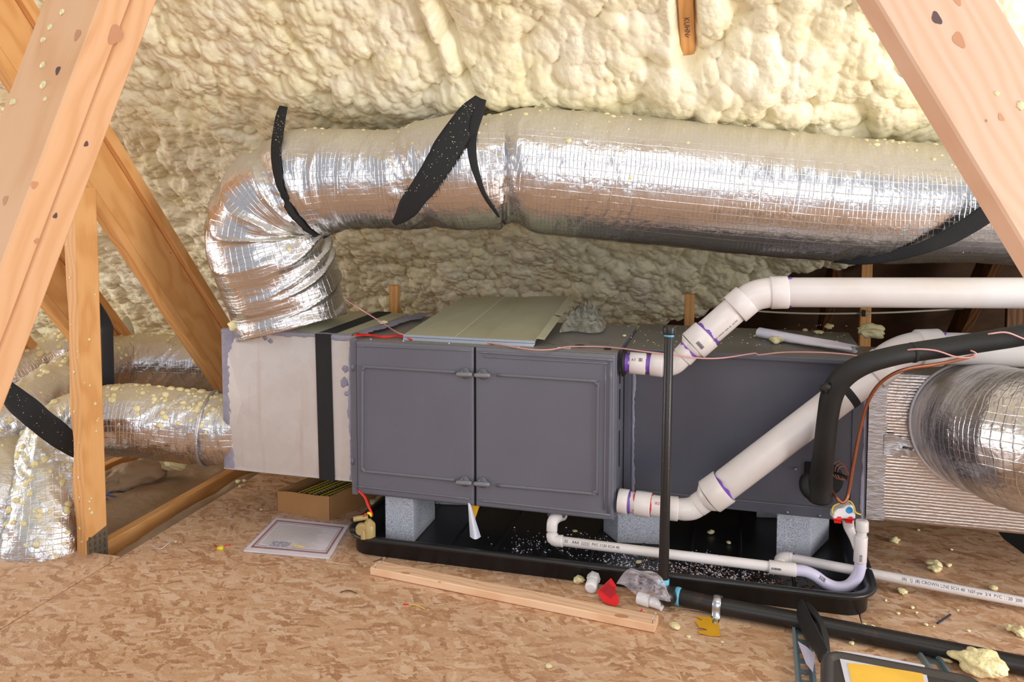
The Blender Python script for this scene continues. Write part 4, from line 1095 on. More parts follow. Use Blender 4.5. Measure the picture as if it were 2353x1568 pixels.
P = np.zeros((70, 8, 3)); x0 = W(2030, 1028, Y=RYF).x
for i in range(70):
    for k in range(8):
        P[i, k] = (x0+.42*i/69, RYF-.002-.012*float(fbm(np.array(i*.33), np.array(k*.6), 14, 3)), zt+.035-.07*k/7+.02*(float(vn(np.array(i*.3), np.array(k//4*3.), 8))-.5))
link('crinkled_tape', grid_mesh(P, False), M['foil_tape'], rb_)

# ------------------------------------------------------------------ drain pan
PNX0, PNX1, PNY0, PNY1 = -1.285, .400, 2.574, 3.36
pan = thing('drain_pan', ((PNX0+PNX1)/2, PNY0, 0.001), 'long shallow black plastic drain pan under the furnace', 'drain pan')
def rrect(x0, x1, y0, y1, r, n=8):
    out = []
    for cx, cy, a0 in ((x1-r, y0+r, -PI/2), (x1-r, y1-r, 0), (x0+r, y1-r, PI/2), (x0+r, y0+r, PI)):
        for k in range(n+1):
            a = a0+PI/2*k/n; out.append((cx+r*math.cos(a), cy+r*math.sin(a)))
    return out
prof = [(-.0, .002, .075), (-.004, .058, .085), (-.026, .060, .10), (-.030, .066, .105), (-.027, .072, .10), (-.016, .0745, .095), (.0, .070, .09), (.008, .055, .08), (.016, .014, .07), (.030, .007, .06)]
rings = []
for ins, z, r in prof: rings.append([(x, y, z) for x, y in rrect(PNX0+ins, PNX1-ins, PNY0+ins, PNY1-ins, max(.02, r-ins*.5))])
m = len(rings[0]); b = MB()
b.add([p for r_ in rings for p in r_], [(i*m+k, i*m+(k+1) % m, (i+1)*m+(k+1) % m, (i+1)*m+k) for i in range(len(rings)-1) for k in range(m)]+[tuple((len(rings)-1)*m+k for k in range(m)), tuple(reversed(range(m)))], True)
b.sm[-1] = False; b.sm[-2] = False
b.build('pan_body', M['black_plastic'], pan)
b = MB()
for i in range(9):
    x = PNX0+.16+i*.165
    b.lathe((x, PNY0+.06, .0065), (x, PNY1-.08, .0065), [(0, .001), (.02, .006), (.98, .006), (1, .001)], 10)
b.build('floor_ribs', M['black_plastic'], pan)
# pale plastic shavings and grit in the pan
b = MB(); rr = random.Random(12)
zones = [((1140, 1262), (1400, 1238), 45, 130), ((1400, 1290), (1560, 1320), 34, 330), ((1560, 1300), (1800, 1362), 30, 420), ((1600, 1275), (1760, 1330), 40, 120), ((1900, 1372), (1980, 1350), 14, 40), ((1250, 1240), (1500, 1300), 60, 90)]
for (x0, y0), (x1, y1), w, n in zones:
    for _ in range(n):
        f = rr.random(); p = W(x0+(x1-x0)*f+rr.uniform(-w, w), y0+(y1-y0)*f+rr.gauss(0, w*.28), Z=.0095)
        if not (PNX0+.04 < p.x < PNX1-.04 and PNY0+.035 < p.y < PNY1-.04): continue
        a = rr.uniform(0, 6.3); s_ = rr.uniform(.0016, .005); d = Vector((math.cos(a), math.sin(a), 0)); e = Vector((-d.y, d.x, rr.uniform(-.3, .6)))
        b.add([p-d*s_, p+e*s_*.5, p+d*s_, p+e*s_*.3+Vector((0, 0, s_*.8))], [(0, 1, 2), (0, 2, 3), (0, 3, 1), (1, 3, 2)])
o = b.build('plastic_shavings', M['white_paper']); tag(o, 'scatter of pale plastic shavings lying in the black drain pan', 'debris', kind='stuff')
b = MB()
for _ in range(260):
    f = rr.random(); p = W(1500+350*f+rr.uniform(-60, 60), 1298+55*f+rr.gauss(0, 14), Z=.008)
    if not (PNX0+.04 < p.x < PNX1-.04 and PNY0+.035 < p.y < PNY1-.04): continue
    b.blob(p, rr.uniform(.002, .006), None, .5, rr.randint(0, 999), .3)
o = b.build('dark_grit', M['wood_brown']); tag(o, 'dark gritty dirt in the drain pan along the white pipe', 'dirt', kind='stuff')

# ------------------------------------------------------------------ concrete blocks
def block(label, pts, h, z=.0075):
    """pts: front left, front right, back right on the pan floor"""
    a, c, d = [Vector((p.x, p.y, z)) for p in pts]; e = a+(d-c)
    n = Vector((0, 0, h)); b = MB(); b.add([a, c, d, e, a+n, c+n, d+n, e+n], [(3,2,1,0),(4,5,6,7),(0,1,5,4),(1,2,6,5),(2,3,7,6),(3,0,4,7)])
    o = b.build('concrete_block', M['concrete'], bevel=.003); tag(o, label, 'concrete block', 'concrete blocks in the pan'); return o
zb = .0075
block('light grey concrete block under the left door of the furnace', [W(885.5, 1243, Z=zb), W(950, 1249, Z=zb), W(1000, 1193, Z=zb)], .1765)
a = W(1419, 1248, Z=zb); block('blue grey concrete block behind the black riser, under the furnace right end', [a, W(1537, 1254, Z=zb), W(1537, 1254, Z=zb)+(W(1386, 1222, Z=zb)-a)], .1765)
block('light grey concrete block under the coil box behind the thin white pipes', [W(1783, 1276, Z=zb), W(1862, 1284, Z=zb), W(1905, 1240, Z=zb)], .1765)
block('dark shaded concrete block beyond the one under the coil box', [W(1738, 1190, Z=zb), W(1800, 1192, Z=zb), W(1812, 1172, Z=zb)], .1765)
block('concrete block at the back under the furnace left of the hanging paper', [W(1000, 1160, Z=zb), W(1078, 1162, Z=zb), W(1090, 1150, Z=zb)], .1765)

# ------------------------------------------------------------------ plastic vent pipes
def seg(name, root, pa, ta, pb, tb, wpx, mat='pvc', nth=36):
    """straight pipe between two places in the photo; wpx its width there"""
    a = W(*pa, t=ta); c = W(*pb, t=tb); 
    w0, w1 = (wpx if hasattr(wpx, '__len__') else (wpx, wpx))
    r0, r1 = rp(w0, ta), rp(w1, tb)
    b = MB(); L = (c-a).length; e = min(.002, L*.08)/L
    b.lathe(a, c, [(0, r0*.93), (0, r0-.001), (e, r0), (1-e, r1), (1, r1-.001), (1, r1*.93)], nth)
    return b.build(name, M[mat], root)
def bend(name, root, q, wpx, mat='pvc', nth=32, step=.006):
    pts = [W(a, b_, t=t) for a, b_, t in q]
    rad = [rp(w, t) for w, (_, _, t) in zip(wpx if hasattr(wpx, '__len__') else [wpx]*len(q), q)]
    return tube(name, pts, rad, M[mat], root, step=step, nth=nth)
def ring_mark(name, root, pa, ta, pb, tb, wpx, mat='primer', seed=1, depth=.5):
    """band of purple primer that ran out unevenly from a joint"""
    a = W(*pa, t=ta); c = W(*pb, t=tb); r = rp(wpx, ta)+.0005; d = (c-a); L = d.length; d.normalize(); u = (CAM-a); u = (u-d*u.dot(d)).normalized(); w = d.cross(u)
    n = 48; P = np.zeros((n+1, 2, 3))
    for k in range(n+1):
        th_ = 2*PI*(k % n)/n; f = 1-depth*float(vn(np.array(math.cos(th_)*3.1+7), np.array(math.sin(th_)*3.1+3), seed))
        o = a+(u*math.cos(th_)+w*math.sin(th_))*r
        P[k, 0] = o; P[k, 1] = o+d*L*f
    return link(name, grid_mesh(P, False), M[mat], root)
up_ = thing('intake_vent_pipe', tuple(W(1432, 834, t=2.72)), 'white plastic vent pipe from the furnace upper right, rising and running right under the duct', 'vent pipe', 'white plastic vent pipes')
p = W(1431, 833, t=2.735); b = MB(); b.lathe(p, p+Vector((.010, 0, 0)), [(0, .046), (.6, .046), (1, .040)], 32); b.build('wall_flange', M['rubber'], up_)
seg('pipe', up_, (1430, 833), 2.735, (1502, 838), 2.715, 43)
ring_mark('primer_stain', up_, (1434, 833.4), 2.733, (1449, 834.4), 2.729, 43, seed=2)
seg('coupling', up_, (1447, 834), 2.73, (1484, 837), 2.72, 50)
ring_mark('primer_stain', up_, (1496, 838), 2.716, (1482, 837), 2.72, 43.6, seed=3, depth=.3)
seg('hub', up_, (1496, 838), 2.717, (1524, 841), 2.705, 52)
bend('elbow', up_, [(1512, 840, 2.71), (1532, 842, 2.70), (1550, 837, 2.695), (1566, 823, 2.69), (1580, 809, 2.69)], [45, 46, 46, 46, 45])
seg('hub', up_, (1567, 822), 2.69, (1587, 802), 2.688, 51)
ring_mark('primer_stain', up_, (1585, 803), 2.688, (1577, 811), 2.689, 51.6, seed=4, depth=.9)
seg('reducer', up_, (1583, 805), 2.688, (1594, 794), 2.685, (47, 70)); seg('reducer_hub', up_, (1593, 795), 2.685, (1624, 768), 2.68, 73)
ring_mark('primer_stain', up_, (1624, 768), 2.68, (1631, 761.5), 2.68, 65, seed=6, depth=1.0)
seg('pipe', up_, (1618, 773), 2.68, (1695, 706), 2.67, 63.5)
ring_mark('primer_stain', up_, (1692, 708), 2.67, (1685, 714), 2.67, 64.2, seed=7, depth=1.0)
seg('hub', up_, (1688, 712), 2.67, (1717, 687), 2.665, 74)
bend('elbow', up_, [(1708, 695, 2.665), (1728, 683, 2.66), (1746, 676.5, 2.655), (1768, 673, 2.65), (1785, 672, 2.65)], [66, 68, 69, 69, 69])
seg('hub', up_, (1770, 673), 2.65, (1810, 672), 2.64, 75)
ring_mark('primer_stain', up_, (1809, 672), 2.64, (1820, 672), 2.638, 69, seed=8, depth=.35)
seg('pipe', up_, (1800, 672), 2.64, (3100, 676), 2.35, (68, 76))
# smudges on the long pipe
a, c = W(1800, 672, t=2.64), W(2420, 674, t=2.50)
def on_pipe(px, r, up=0.0):
    f = (px-1800)/620.; q = a.lerp(c, f); toc = (CAM-q).normalized(); return q+(toc*math.cos(up)+Vector((0, 0, 1))*math.sin(up))*r, toc*math.cos(up)+Vector((0, 0, 1))*math.sin(up)
b = MB(); rr = random.Random(4)
for i in range(26):
    q, n = on_pipe(rr.uniform(1925, 2080), .0465, rr.uniform(-.2, .5)); b.blob(q-n*.0008, rr.uniform(.0015, .005), n, .16, i, .4)
b.build('dirt_smudge', M['cable_grey'], up_)['kind'] = 'stuff'
a3, c3 = W(1618, 773, t=2.68), W(1695, 706, t=2.67)
text_cyl('printed_text', 'LISTED 49MW SDR 26  ASTM', .0085, a3, c3, rp(63.5, 2.68), M['ink'], up_, tilt=-.75, start=.004)
text_cyl('printed_text', 'AT', .012, W(1447, 834, t=2.73), W(1484, 837, t=2.72), rp(50, 2.725), M['ink'], up_, tilt=.3, start=.006)
def barcode(root, A, B, r, tilt, start, w, h, par=None, n=10, mat='ink', along=True):
    A = Vector(A); B = Vector(B); ax = (B-A).normalized(); toc = (CAM-(A+B)/2); toc = (toc-ax*toc.dot(ax)).normalized(); upv = toc.cross(ax); b = MB(); rr = random.Random(int(w*9999))
    for i in range(n):
        x = start+w*i/n; bw = w/n*rr.uniform(.3, .75); vs = []
        for s_ in (x, x+bw):
            for k in range(5):
                an = tilt-h/2/r+h/r*k/4; vs.append(A+ax*s_+(toc*math.cos(an)+upv*math.sin(an))*(r+.0006))
        b.add(vs, [(k, k+1, 5+k+1, 5+k) for k in range(4)])
    return b.build('barcode', M[mat], root)
barcode(up_, W(1447, 834, t=2.73), W(1484, 837, t=2.72), rp(50, 2.725), .35, .030, .012, .012)
barcode(up_, W(1593, 795, t=2.685), W(1624, 768, t=2.68), rp(73, 2.68), -.25, .012, .012, .028)

lo_ = thing('exhaust_vent_pipe', tuple(W(1428, 1152, t=2.72)), 'white plastic vent pipe from the furnace lower right, climbing diagonally to the right', 'vent pipe', 'white plastic vent pipes')
seg('pipe', lo_, (1420, 1150), 2.735, (1540, 1168), 2.69, 48)
seg('hub', lo_, (1422, 1151), 2.735, (1444, 1154.5), 2.725, 56)
ring_mark('primer_stain', lo_, (1445, 1154.5), 2.725, (1452, 1155.5), 2.722, 49, seed=12, depth=.6)
ring_mark('primer_stain_red', lo_, (1460, 1156), 2.72, (1453, 1155.5), 2.722, 49, mat='ink_red', seed=13, depth=1.)
seg('coupling', lo_, (1460, 1156), 2.72, (1496, 1161.5), 2.705, 56)
ring_mark('primer_stain_red', lo_, (1496, 1161.5), 2.705, (1501, 1162.3), 2.703, 48.8, mat='ink_red', seed=14, depth=1.)
text_cyl('printed_text', 'RST', .013, W(1500, 1162, t=2.703), W(1540, 1168, t=2.69), rp(48, 2.7), M['ink_red'], lo_, tilt=.25, start=.008)
seg('hub', lo_, (1538, 1168), 2.69, (1558, 1170), 2.685, 55)
bend('elbow', lo_, [(1550, 1169, 2.687), (1572, 1171, 2.68), (1592, 1168, 2.675), (1608, 1158, 2.67), (1622, 1148, 2.665)], [47, 50, 51, 51, 51])
seg('hub', lo_, (1602, 1162), 2.672, (1620, 1150), 2.667, 53)
seg('reducer', lo_, (1618, 1151), 2.667, (1632, 1141), 2.66, (54, 76)); seg('reducer_hub', lo_, (1630, 1142), 2.66, (1664, 1118), 2.65, 81)
ring_mark('primer_stain', lo_, (1664, 1118), 2.65, (1671, 1113), 2.648, 73, seed=16, depth=1.0)
seg('pipe', lo_, (1655, 1124), 2.655, (2030, 838), 2.60, (71, 73), nth=44)
seg('hub', lo_, (2002, 860), 2.605, (2035, 833), 2.60, 82)
bend('elbow', lo_, [(2020, 846, 2.60), (2048, 824, 2.60), (2078, 809, 2.60), (2108, 801, 2.60), (2130, 799, 2.60)], [76, 77, 77, 77, 77])
seg('hub', lo_, (2108, 801), 2.60, (2158, 799), 2.60, 87)
ring_mark('primer_stain', lo_, (2157, 799), 2.60, (2168, 800), 2.60, 74, seed=18, depth=.6)
seg('pipe', lo_, (2140, 800), 2.60, (3100, 827), 2.44, (73, 78), nth=44)
a, c = W(1655, 1124, t=2.655), W(2030, 838, t=2.60)
tape = thing('black_tape', tuple(W(1949, 925, t=2.62)), 'strip of black tape wrapped on the diagonal white pipe beside the black insulation', 'tape')
seg('tape_wrap', tape, (1938, 909), 2.613, (1953, 898), 2.611, 74.5, 'strap')

# ------------------------------------------------------------------ capped riser and condensate line of black steel
rs = thing('capped_riser', tuple(W(1524, 1335, t=2.50)), 'thin black upright pipe with a cap, standing in front of the white pipes', 'pipe')
seg('pipe', rs, (1524, 1352), 2.50, (1537.5, 765), 2.52, (23.5, 21), 'iron')
a = W(1537.8, 769, t=2.52); c = W(1538, 748, t=2.52); b = MB(); b.lathe(a, c, [(0, .0185), (.15, .0195), (.6, .0195), (.85, .019), (1, .015)], 24); b.build('cap', M['iron'], rs)
seg('blue_sealant_ring', rs, (1537.4, 774), 2.52, (1537.7, 767), 2.52, 23, 'blue_sealant')
b = MB(); p = W(1528, 1338, t=2.50); 
seg('blue_sealant_ring', rs, (1524.5, 1330), 2.50, (1524, 1344), 2.50, 27, 'blue_sealant')
fp = [W(1540, 1367, Z=.030), W(1650, 1392, Z=.029), W(1850, 1430, Z=.028), W(2100, 1480, Z=.027), W(2440, 1548, Z=.026), W(3100, 1680, Z=.026)]
gp = thing('black_floor_pipe', tuple(fp[0]), 'thick black steel pipe lying along the floor in front of the drain pan', 'pipe')
tube('pipe', fp, .0245, M['iron'], gp, nth=32, step=.02)
e0 = W(1524, 1350, t=2.50); tube('elbow', [e0+Vector((0, 0, .012)), e0-Vector((0, 0, .010)), e0+Vector((.012, -.002, -.030)), fp[0], fp[0].lerp(fp[1], .10)], [.019, .022, .025, .027, .027], M['iron'], gp, nth=24, step=.004)
d = (fp[1]-fp[0]).normalized()
b = MB(); q = fp[0]+d*.016; b.lathe(q, q+d*.016, [(0, .0255), (.3, .0275), (.7, .0272), (1, .0255)], 24); b.build('blue_sealant_ring', M['blue_sealant'], gp)
# pipe strap
q = W(1649, 1391, Z=.029); ax = (fp[2]-fp[0]).normalized(); perp = Vector((ax.y, -ax.x, 0)); perp = perp if perp.y < 0 else -perp
ps = thing('pipe_strap', (q.x, q.y, 0), 'shiny metal strap with a screw clamping the black floor pipe', 'pipe strap')
prof = []
for k in range(13):
    an = math.radians(195-195*k/12*1.0); prof.append((math.cos(an)*-.0262, math.sin(an)*.0262))
path = [(-.028, -.024)]+[(x, z) for x, z in [(-math.cos(math.radians(a_))*.0262, math.sin(math.radians(a_))*.0262) for a_ in range(0, 181, 15)]]+[(.0275, -.020), (.036, -.0275), (.062, -.0275)]
P = np.zeros((len(path), 12, 3)); 
for i, (x, z) in enumerate(path):
    for k in range(12):
        f = k/5-.5 if k < 6 else (11-k)/5-.5
        out_ = .0 if k < 6 else .0016
        base = q + ax*(f*.024) + perp*x + Vector((0, 0, z+.0005))
        nn = Vector((0, 0, 1)) if (x > .03) else (perp*x+Vector((0, 0, max(z, -.0)))).normalized()
        P[i, k] = base+nn*(.0016-out_+ (.0010 if k in (2, 3) else 0))
link('band', grid_mesh(P, True), M['nickel'], ps)
s_ = q+perp*.049+Vector((0, 0, -.0262)); b = MB(); b.lathe(s_, s_+Vector((0, 0, .005)), [(0, .0065), (.5, .0065), (1, .003)], 12); b.build('screw', M['plate'], ps)

# ------------------------------------------------------------------ condensate drain in the pan
dr = thing('condensate_drain', tuple(W(1272, 1245, t=2.78)), 'thin white drain pipe with a deep trap and capped riser in the drain pan', 'drain pipe', 'white drain pipes')
p = W(1278, 1181, t=2.80)
b = MB(); b.box((p.x-.030, p.y-.004, p.z-.012), (p.x+.030, p.y+.012, p.z+.018)); b.build('drain_port', M['coil_grey'], dr, bevel=.003)
bend('elbow', dr, [(1292, 1184, 2.84), (1280, 1188, 2.80), (1270, 1200, 2.775), (1268, 1222, 2.77)], [26, 27, 26, 25])
seg('pipe', dr, (1268, 1214), 2.77, (1270, 1236), 2.77, 22)
bend('elbow', dr, [(1269, 1226, 2.77), (1270, 1238, 2.765), (1279, 1243, 2.76), (1294, 1244, 2.755)], [27, 28, 27, 27])
seg('pipe', dr, (1290, 1244), 2.755, (1775, 1303), 2.60, (22, 23.3))
ring_mark('primer_stain', dr, (1420, 1260), 2.714, (1414, 1259), 2.716, 21.5, seed=21, depth=.8); ring_mark('primer_stain', dr, (1476, 1266.5), 2.697, (1470, 1266), 2.70, 22, seed=22, depth=.8)
ring_mark('primer_stain', dr, (1637, 1286), 2.645, (1642, 1286.6), 2.643, 23.3, seed=23, depth=.4); ring_mark('primer_stain', dr, (1651, 1287.7), 2.64, (1658, 1288.5), 2.638, 23.5, seed=24, depth=1.)
A_, B_2 = W(1300, 1245, t=2.752), W(1500, 1269.5, t=2.69)
text_cyl('printed_text', '32    AAA  |||||||||  PVC 1120 SCH 40', .012, W(1290, 1244, t=2.755), W(1775, 1303, t=2.60), .0162, M['ink'], dr, tilt=.1, start=.012)
seg('coupling', dr, (1767, 1303), 2.603, (1829, 1310.5), 2.583, 31)
bend('trap', dr, [(1822, 1310, 2.585), (1848, 1313, 2.58), (1872, 1323, 2.575), (1898, 1341, 2.57), (1925, 1350.5, 2.565), (1950, 1346, 2.56), (1968, 1328, 2.558), (1976, 1305, 2.556), (1977, 1280, 2.555), (1977.5, 1258, 2.555)], 26, 'pvc_lilac')
seg('socket', dr, (1976, 1292), 2.556, (1979, 1232), 2.55, 29); seg('pipe', dr, (1979, 1240), 2.55, (1981, 1212), 2.55, 22)
b = MB(); b.lathe(W(1981, 1221, t=2.55), W(1981, 1195, t=2.55), [(0, .0185), (.05, .0192), (.8, .0192), (.95, .017), (1, .010)], 24); b.build('cap', M['pvc'], dr)
barcode(dr, W(1976, 1292, t=2.556), W(1979, 1232, t=2.55), rp(29, 2.55), -.1, .010, .022, .008)
barcode(dr, W(1767, 1303, t=2.603), W(1829, 1310.5, t=2.583), rp(31, 2.59), -.2, .006, .030, .006)
barcode(dr, W(1872, 1323, t=2.575), W(1898, 1341, t=2.57), rp(26, 2.57), .3, .008, .022, .012)
d2 = thing('drain_line', tuple(W(1800, 1283, t=2.68)), 'thin straight white pipe running from the pan over its rim out to the right edge', 'drain pipe', 'white drain pipes')
bend('elbow', d2, [(1793, 1298, 2.645), (1792, 1290, 2.66), (1796, 1284, 2.68), (1808, 1282, 2.695), (1820, 1284, 2.69)], [25, 26, 26, 26, 26])
ring_mark('primer_stain', d2, (1822, 1284, ), 2.69, (1830, 1285.4), 2.685, 23, seed=26, depth=.7)
seg('pipe', d2, (1815, 1283), 2.69, (2900, 1488), 2.329, (22.0, 25.4))
A_, B_2 = W(1815, 1283, t=2.69), W(2440, 1401, t=2.47)
text_cyl('printed_text', '(6)  1J  (8) CROWN LINE SCH 40  NSF-pw  3/4  PVC 1120  200 PSI', .0125, A_, B_2, .0157, M['ink'], d2, tilt=.15, start=.33)
# water sensor: white body, red caps, blue dot
p = W(1937, 1177, t=2.60)
wsn = thing('overflow_switch', tuple(W(1950, 1245, t=2.6)), 'small white drain switch with two red caps and a blue dot beside the copper tube', 'switch')
b = MB(); 
rx, uz = RIGHT, Vector((0, 0, 1)); pts_ = [(-.036, -.016), (-.034, .004), (-.022, .016), (-.006, .019), (.004, .028), (.022, .028), (.032, .016), (.034, -.016)]
F = [p+rx*x+uz*z-FH*.016 for x, z in pts_]; Bk = [p+rx*x+uz*z+FH*.016 for x, z in pts_]; k = len(F)
b.add(F+Bk, [tuple(range(k)), tuple(reversed(range(k, 2*k)))]+[(i, k+i, k+(i+1) % k, (i+1) % k) for i in range(k)])
b.build('switch_body', M['white_plastic'], wsn, bevel=.004, seg=3)
for dx in (-.018, .017):
    q = p+rx*dx+uz*(-.022); b = MB(); b.lathe(q+uz*.010-FH*.002, q-uz*.006-FH*.006, [(0, .0155), (.5, .0155), (.8, .013), (1, .006)], 20); b.box((q.x-.010, q.y-.020, q.z-.006), (q.x+.010, q.y-.014, q.z+.0)); b.build('red_cap', M['red_plastic'], wsn)
q = p+rx*.013+uz*.012-FH*.0165; b = MB(); b.lathe(q+FH*.002, q-FH*.001, [(0, .0105), (1, .0105)], 20); b.build('blue_dot', M['blue_dot'], wsn)
bend('white_tee', wsn, [(1948, 1194, 2.61), (1951, 1212, 2.61), (1957, 1228, 2.60), (1962, 1242, 2.59), (1968, 1262, 2.575)], [26, 24, 20, 17, 15])
bend('yellow_cord', wsn, [(1912, 1182, 2.585), (1915, 1164, 2.58), (1935, 1155, 2.575), (1952, 1152, 2.57), (1962, 1164, 2.57), (1966, 1178, 2.575), (1978, 1183, 2.58)], 3.5, 'yellow_wire', nth=8)

# ------------------------------------------------------------------ insulated refrigerant line, copper tube
il = thing('insulated_line', tuple(W(1886, 1140, t=2.62)), 'thick black foam insulated line bending up from the coil box and off to the right', 'insulated pipe')
bend('foam_sleeve', il, [(1884, 1146, 2.60), (1886, 1105, 2.58), (1893, 1040, 2.53), (1902, 960, 2.50), (1913, 905, 2.48), (1938, 867, 2.46), (1985, 838, 2.44), (2050, 819, 2.43), (2110, 808, 2.43), (2200, 795, 2.42), (2300, 779, 2.40), (2450, 755, 2.37), (2950, 690, 2.28)], [56, 52, 48, 47, 50, 50, 47, 45, 45, 46, 48, 50, 52], 'rubber', nth=36)
seg('tape_joint', il, (2094, 811), 2.43, (2102, 810), 2.43, 47, 'strap')
b = MB(); q = W(1898, 892, t=2.455); b.blob(q, .016, -FH, .35, 3, .5); b.build('torn_sleeve_end', M['rubber'], il)
bend('tail', il, [(1868, 1098, 2.62), (1858, 1106, 2.62), (1860, 1125, 2.61), (1878, 1140, 2.60)], [34, 40, 40, 36], 'rubber', nth=24)
cu = thing('copper_tube', tuple(W(1938, 1155, t=2.56)), 'thin bare copper tube bending up beside the black insulated line', 'copper tube')
bend('tube', cu, [(1904, 1115, 2.62), (1911, 1128, 2.60), (1924, 1146, 2.565), (1936, 1156, 2.56), (1946, 1146, 2.56), (1951, 1125, 2.56), (1962, 1060, 2.54), (1976, 990, 2.52), (1992, 930, 2.50), (2016, 888, 2.47), (2050, 861, 2.44), (2090, 847, 2.42), (2150, 838, 2.40), (2210, 825, 2.39), (2238, 818, 2.385)], 8, 'copper', nth=14)
cc = thing('copper_coil', tuple(W(1925, 1095, t=2.70)), 'little coil of thin copper capillary wire behind the black insulated line', 'wire coil')
cp = []
for k in range(70):
    an = k*.28; r_ = .030-.00015*k; cp.append(W(1925, 1080, t=2.72)+RIGHT*(math.cos(an)*r_*.75+.0005*k*.1)+Vector((0, 0, math.sin(an)*r_))-FH*(.0006*k))
tube('capillary_wire', cp, .0013, M['copper'], cc, nth=6, step=.004)
bend('wire_tail', cc, [(1900, 1085, 2.70), (1920, 1088, 2.68), (1935, 1092, 2.66), (1948, 1100, 2.65)], [6, 6, 6, 10], 'rubber', nth=8)

# ------------------------------------------------------------------ wires
pw = thing('pink_wire', tuple(W(1150, 792, t=2.75)), 'thin pink wire draped over the furnace top and past the vent pipes', 'wire')
zt = .745
q = [W(792, 688, t=3.05), W(830, 712, t=2.98), W(880, 743, Z=.770), W(922, 768, Z=.752), W(980, 775, Z=.7405), W(1080, 783, Z=.7405), W(1150, 792, Z=.7405), W(1215, 803, Z=.7405), W(1262, 804, Z=.7405), W(1310, 797, Z=.7405), W(1375, 797, Z=.741), W(1428, 801, Z=.744), W(1480, 808, t=2.64), W(1545, 816, t=2.63), W(1600, 823, t=2.63), W(1660, 823, t=2.66), W(1735, 812, t=2.70), W(1742, 816, t=2.70), W(1800, 810, t=2.68), W(1880, 810, t=2.62), W(1950, 815, t=2.56), W(1998, 822, t=2.52), W(2050, 812, t=2.45), W(2100, 803, t=2.395), W(2150, 806, t=2.385), W(2195, 820, t=2.38), W(2232, 822, t=2.375), W(2243, 812, t=2.372), W(2230, 806, t=2.38)]
tube('insulation', q, .0024, M['pink_wire'], pw, nth=8, step=.01)
q = [W(2270, 768, t=2.36), W(2310, 764, t=2.35), W(2345, 776, t=2.35), W(2400, 800, t=2.35)]
tube('insulation', q, .0024, M['pink_wire'], pw, nth=8, step=.01)
rw = thing('red_wire', tuple(W(880, 772, Z=.743)), 'bright red wire lying on the furnace top left corner', 'wire')
for o_ in (0, 3.5): tube('insulation', [W(815+o_, 769+o_, Z=.755), W(845, 769+o_*.6, Z=.743), W(880, 773+o_*.6, Z=.7415), (W(912, 771+o_*.6, Z=.7415)), W(945, 776+o_, Z=.7405)], .0026, M['red_wire'], rw, nth=8, step=.01)
rf = thing('red_wire', tuple(W(850, 1180, t=2.86)), 'red wire hanging from the furnace down to the tan float switch', 'wire')
tube('insulation', [W(824, 1128, t=2.93), W(838, 1143, t=2.90), W(845, 1160, t=2.875), (W(852, 1176, t=2.86)), W(855, 1186, t=2.86)], .0042, M['red_wire'], rf, nth=10, step=.006)

# ------------------------------------------------------------------ float switch on the pan rim
fs = thing('float_switch', tuple(W(842, 1245, t=2.88)), 'tan plastic float switch with a yellow wire nut clipped to the pan rim', 'float switch')
a, c = W(849, 1237, t=2.86), W(847, 1192, t=2.87)
b = MB(); b.lathe(a, c, [(0, .0195), (.05, .021), (.62, .0225), (.75, .021), (.93, .010), (1, .007)], 22); b.build('float_housing', M['tan_plastic'], fs)
seg('cable_collar', fs, (853.5, 1189), 2.865, (854.5, 1182), 2.865, 7, 'rubber')
b = MB(); q = W(831, 1216, t=2.86); b.lathe(q+FH*.012, q-FH*.014, [(0, .019), (.2, .021), (.8, .021), (1, .017)], 22); b.build('clamp_body', M['tan_plastic'], fs)
seg('clamp_arm', fs, (836, 1210), 2.86, (836, 1240), 2.85, (15, 14), 'tan_plastic'); seg('clamp_screw', fs, (812, 1194), 2.86, (846, 1188), 2.87, 12, 'tan_plastic')
seg('black_tip', fs, (806, 1196), 2.86, (813, 1195), 2.86, 7, 'rubber')
q = W(810, 1219, t=2.84); b = MB(); b.blob(q, .010, -FH, .9, 3, .05); b.build('black_knob', M['rubber'], fs)
q = W(851, 1211, t=2.838); text_plane('sticker', 'AG', .009, q, RIGHT, (0, 0, 1), M['ink_red'], fs)
wn = bend('wire_nut', fs, [(844, 1179, 2.855), (850, 1181, 2.855), (853, 1188, 2.855)], [5, 7, 4], 'yellow_plastic', nth=10)
bend('short_red_wire', fs, [(845, 1180, 2.856), (838, 1182, 2.858), (836, 1188, 2.86)], 3, 'red_wire', nth=8)

# ------------------------------------------------------------------ things on top of the furnace
sp = thing('sheet_metal_panel', tuple(W(925, 769, Z=.760)), 'loose folded sheet metal panel lying on top of the furnace', 'metal panel')
A = W(927, 769, Y=2.70); B = W(1230, 784, Y=2.70); D = W(1062, 684, Y=3.27); C_ = W(1308, 680, Y=3.27)
b = MB()
def lerp4(u, v): return (A.lerp(B, u)).lerp(D.lerp(C_, u), v)
n = ((B-A).cross(D-A)).normalized(); n = n if n.z > 0 else -n
cols = [(0, 0), (.395, 0), (.40, -.0022), (.62, -.0022), (.625, 0), (1, 0)]
top = []; 
for u, dz in cols: top.append([lerp4(u, v)+n*dz for v in (0, 1)])
vs = [p for c in top for p in c]; k = len(vs); vs += [p-n*.0015 for p in vs]
fs_ = [(2*i, 2*i+2, 2*i+3, 2*i+1) for i in range(len(cols)-1)]+[(k+2*i, k+2*i+1, k+2*i+3, k+2*i+2) for i in range(len(cols)-1)]
fs_ += [(2*i, k+2*i, k+2*i+2, 2*i+2) for i in range(len(cols)-1)]+[(2*i+1, 2*i+3, k+2*i+3, k+2*i+1) for i in range(len(cols)-1)]
b.add(vs, fs_); b.build('sheet', M['galvanised_dusty'], sp)
b = MB(); ex = (B-A).normalized(); 
p0, p1 = A, B
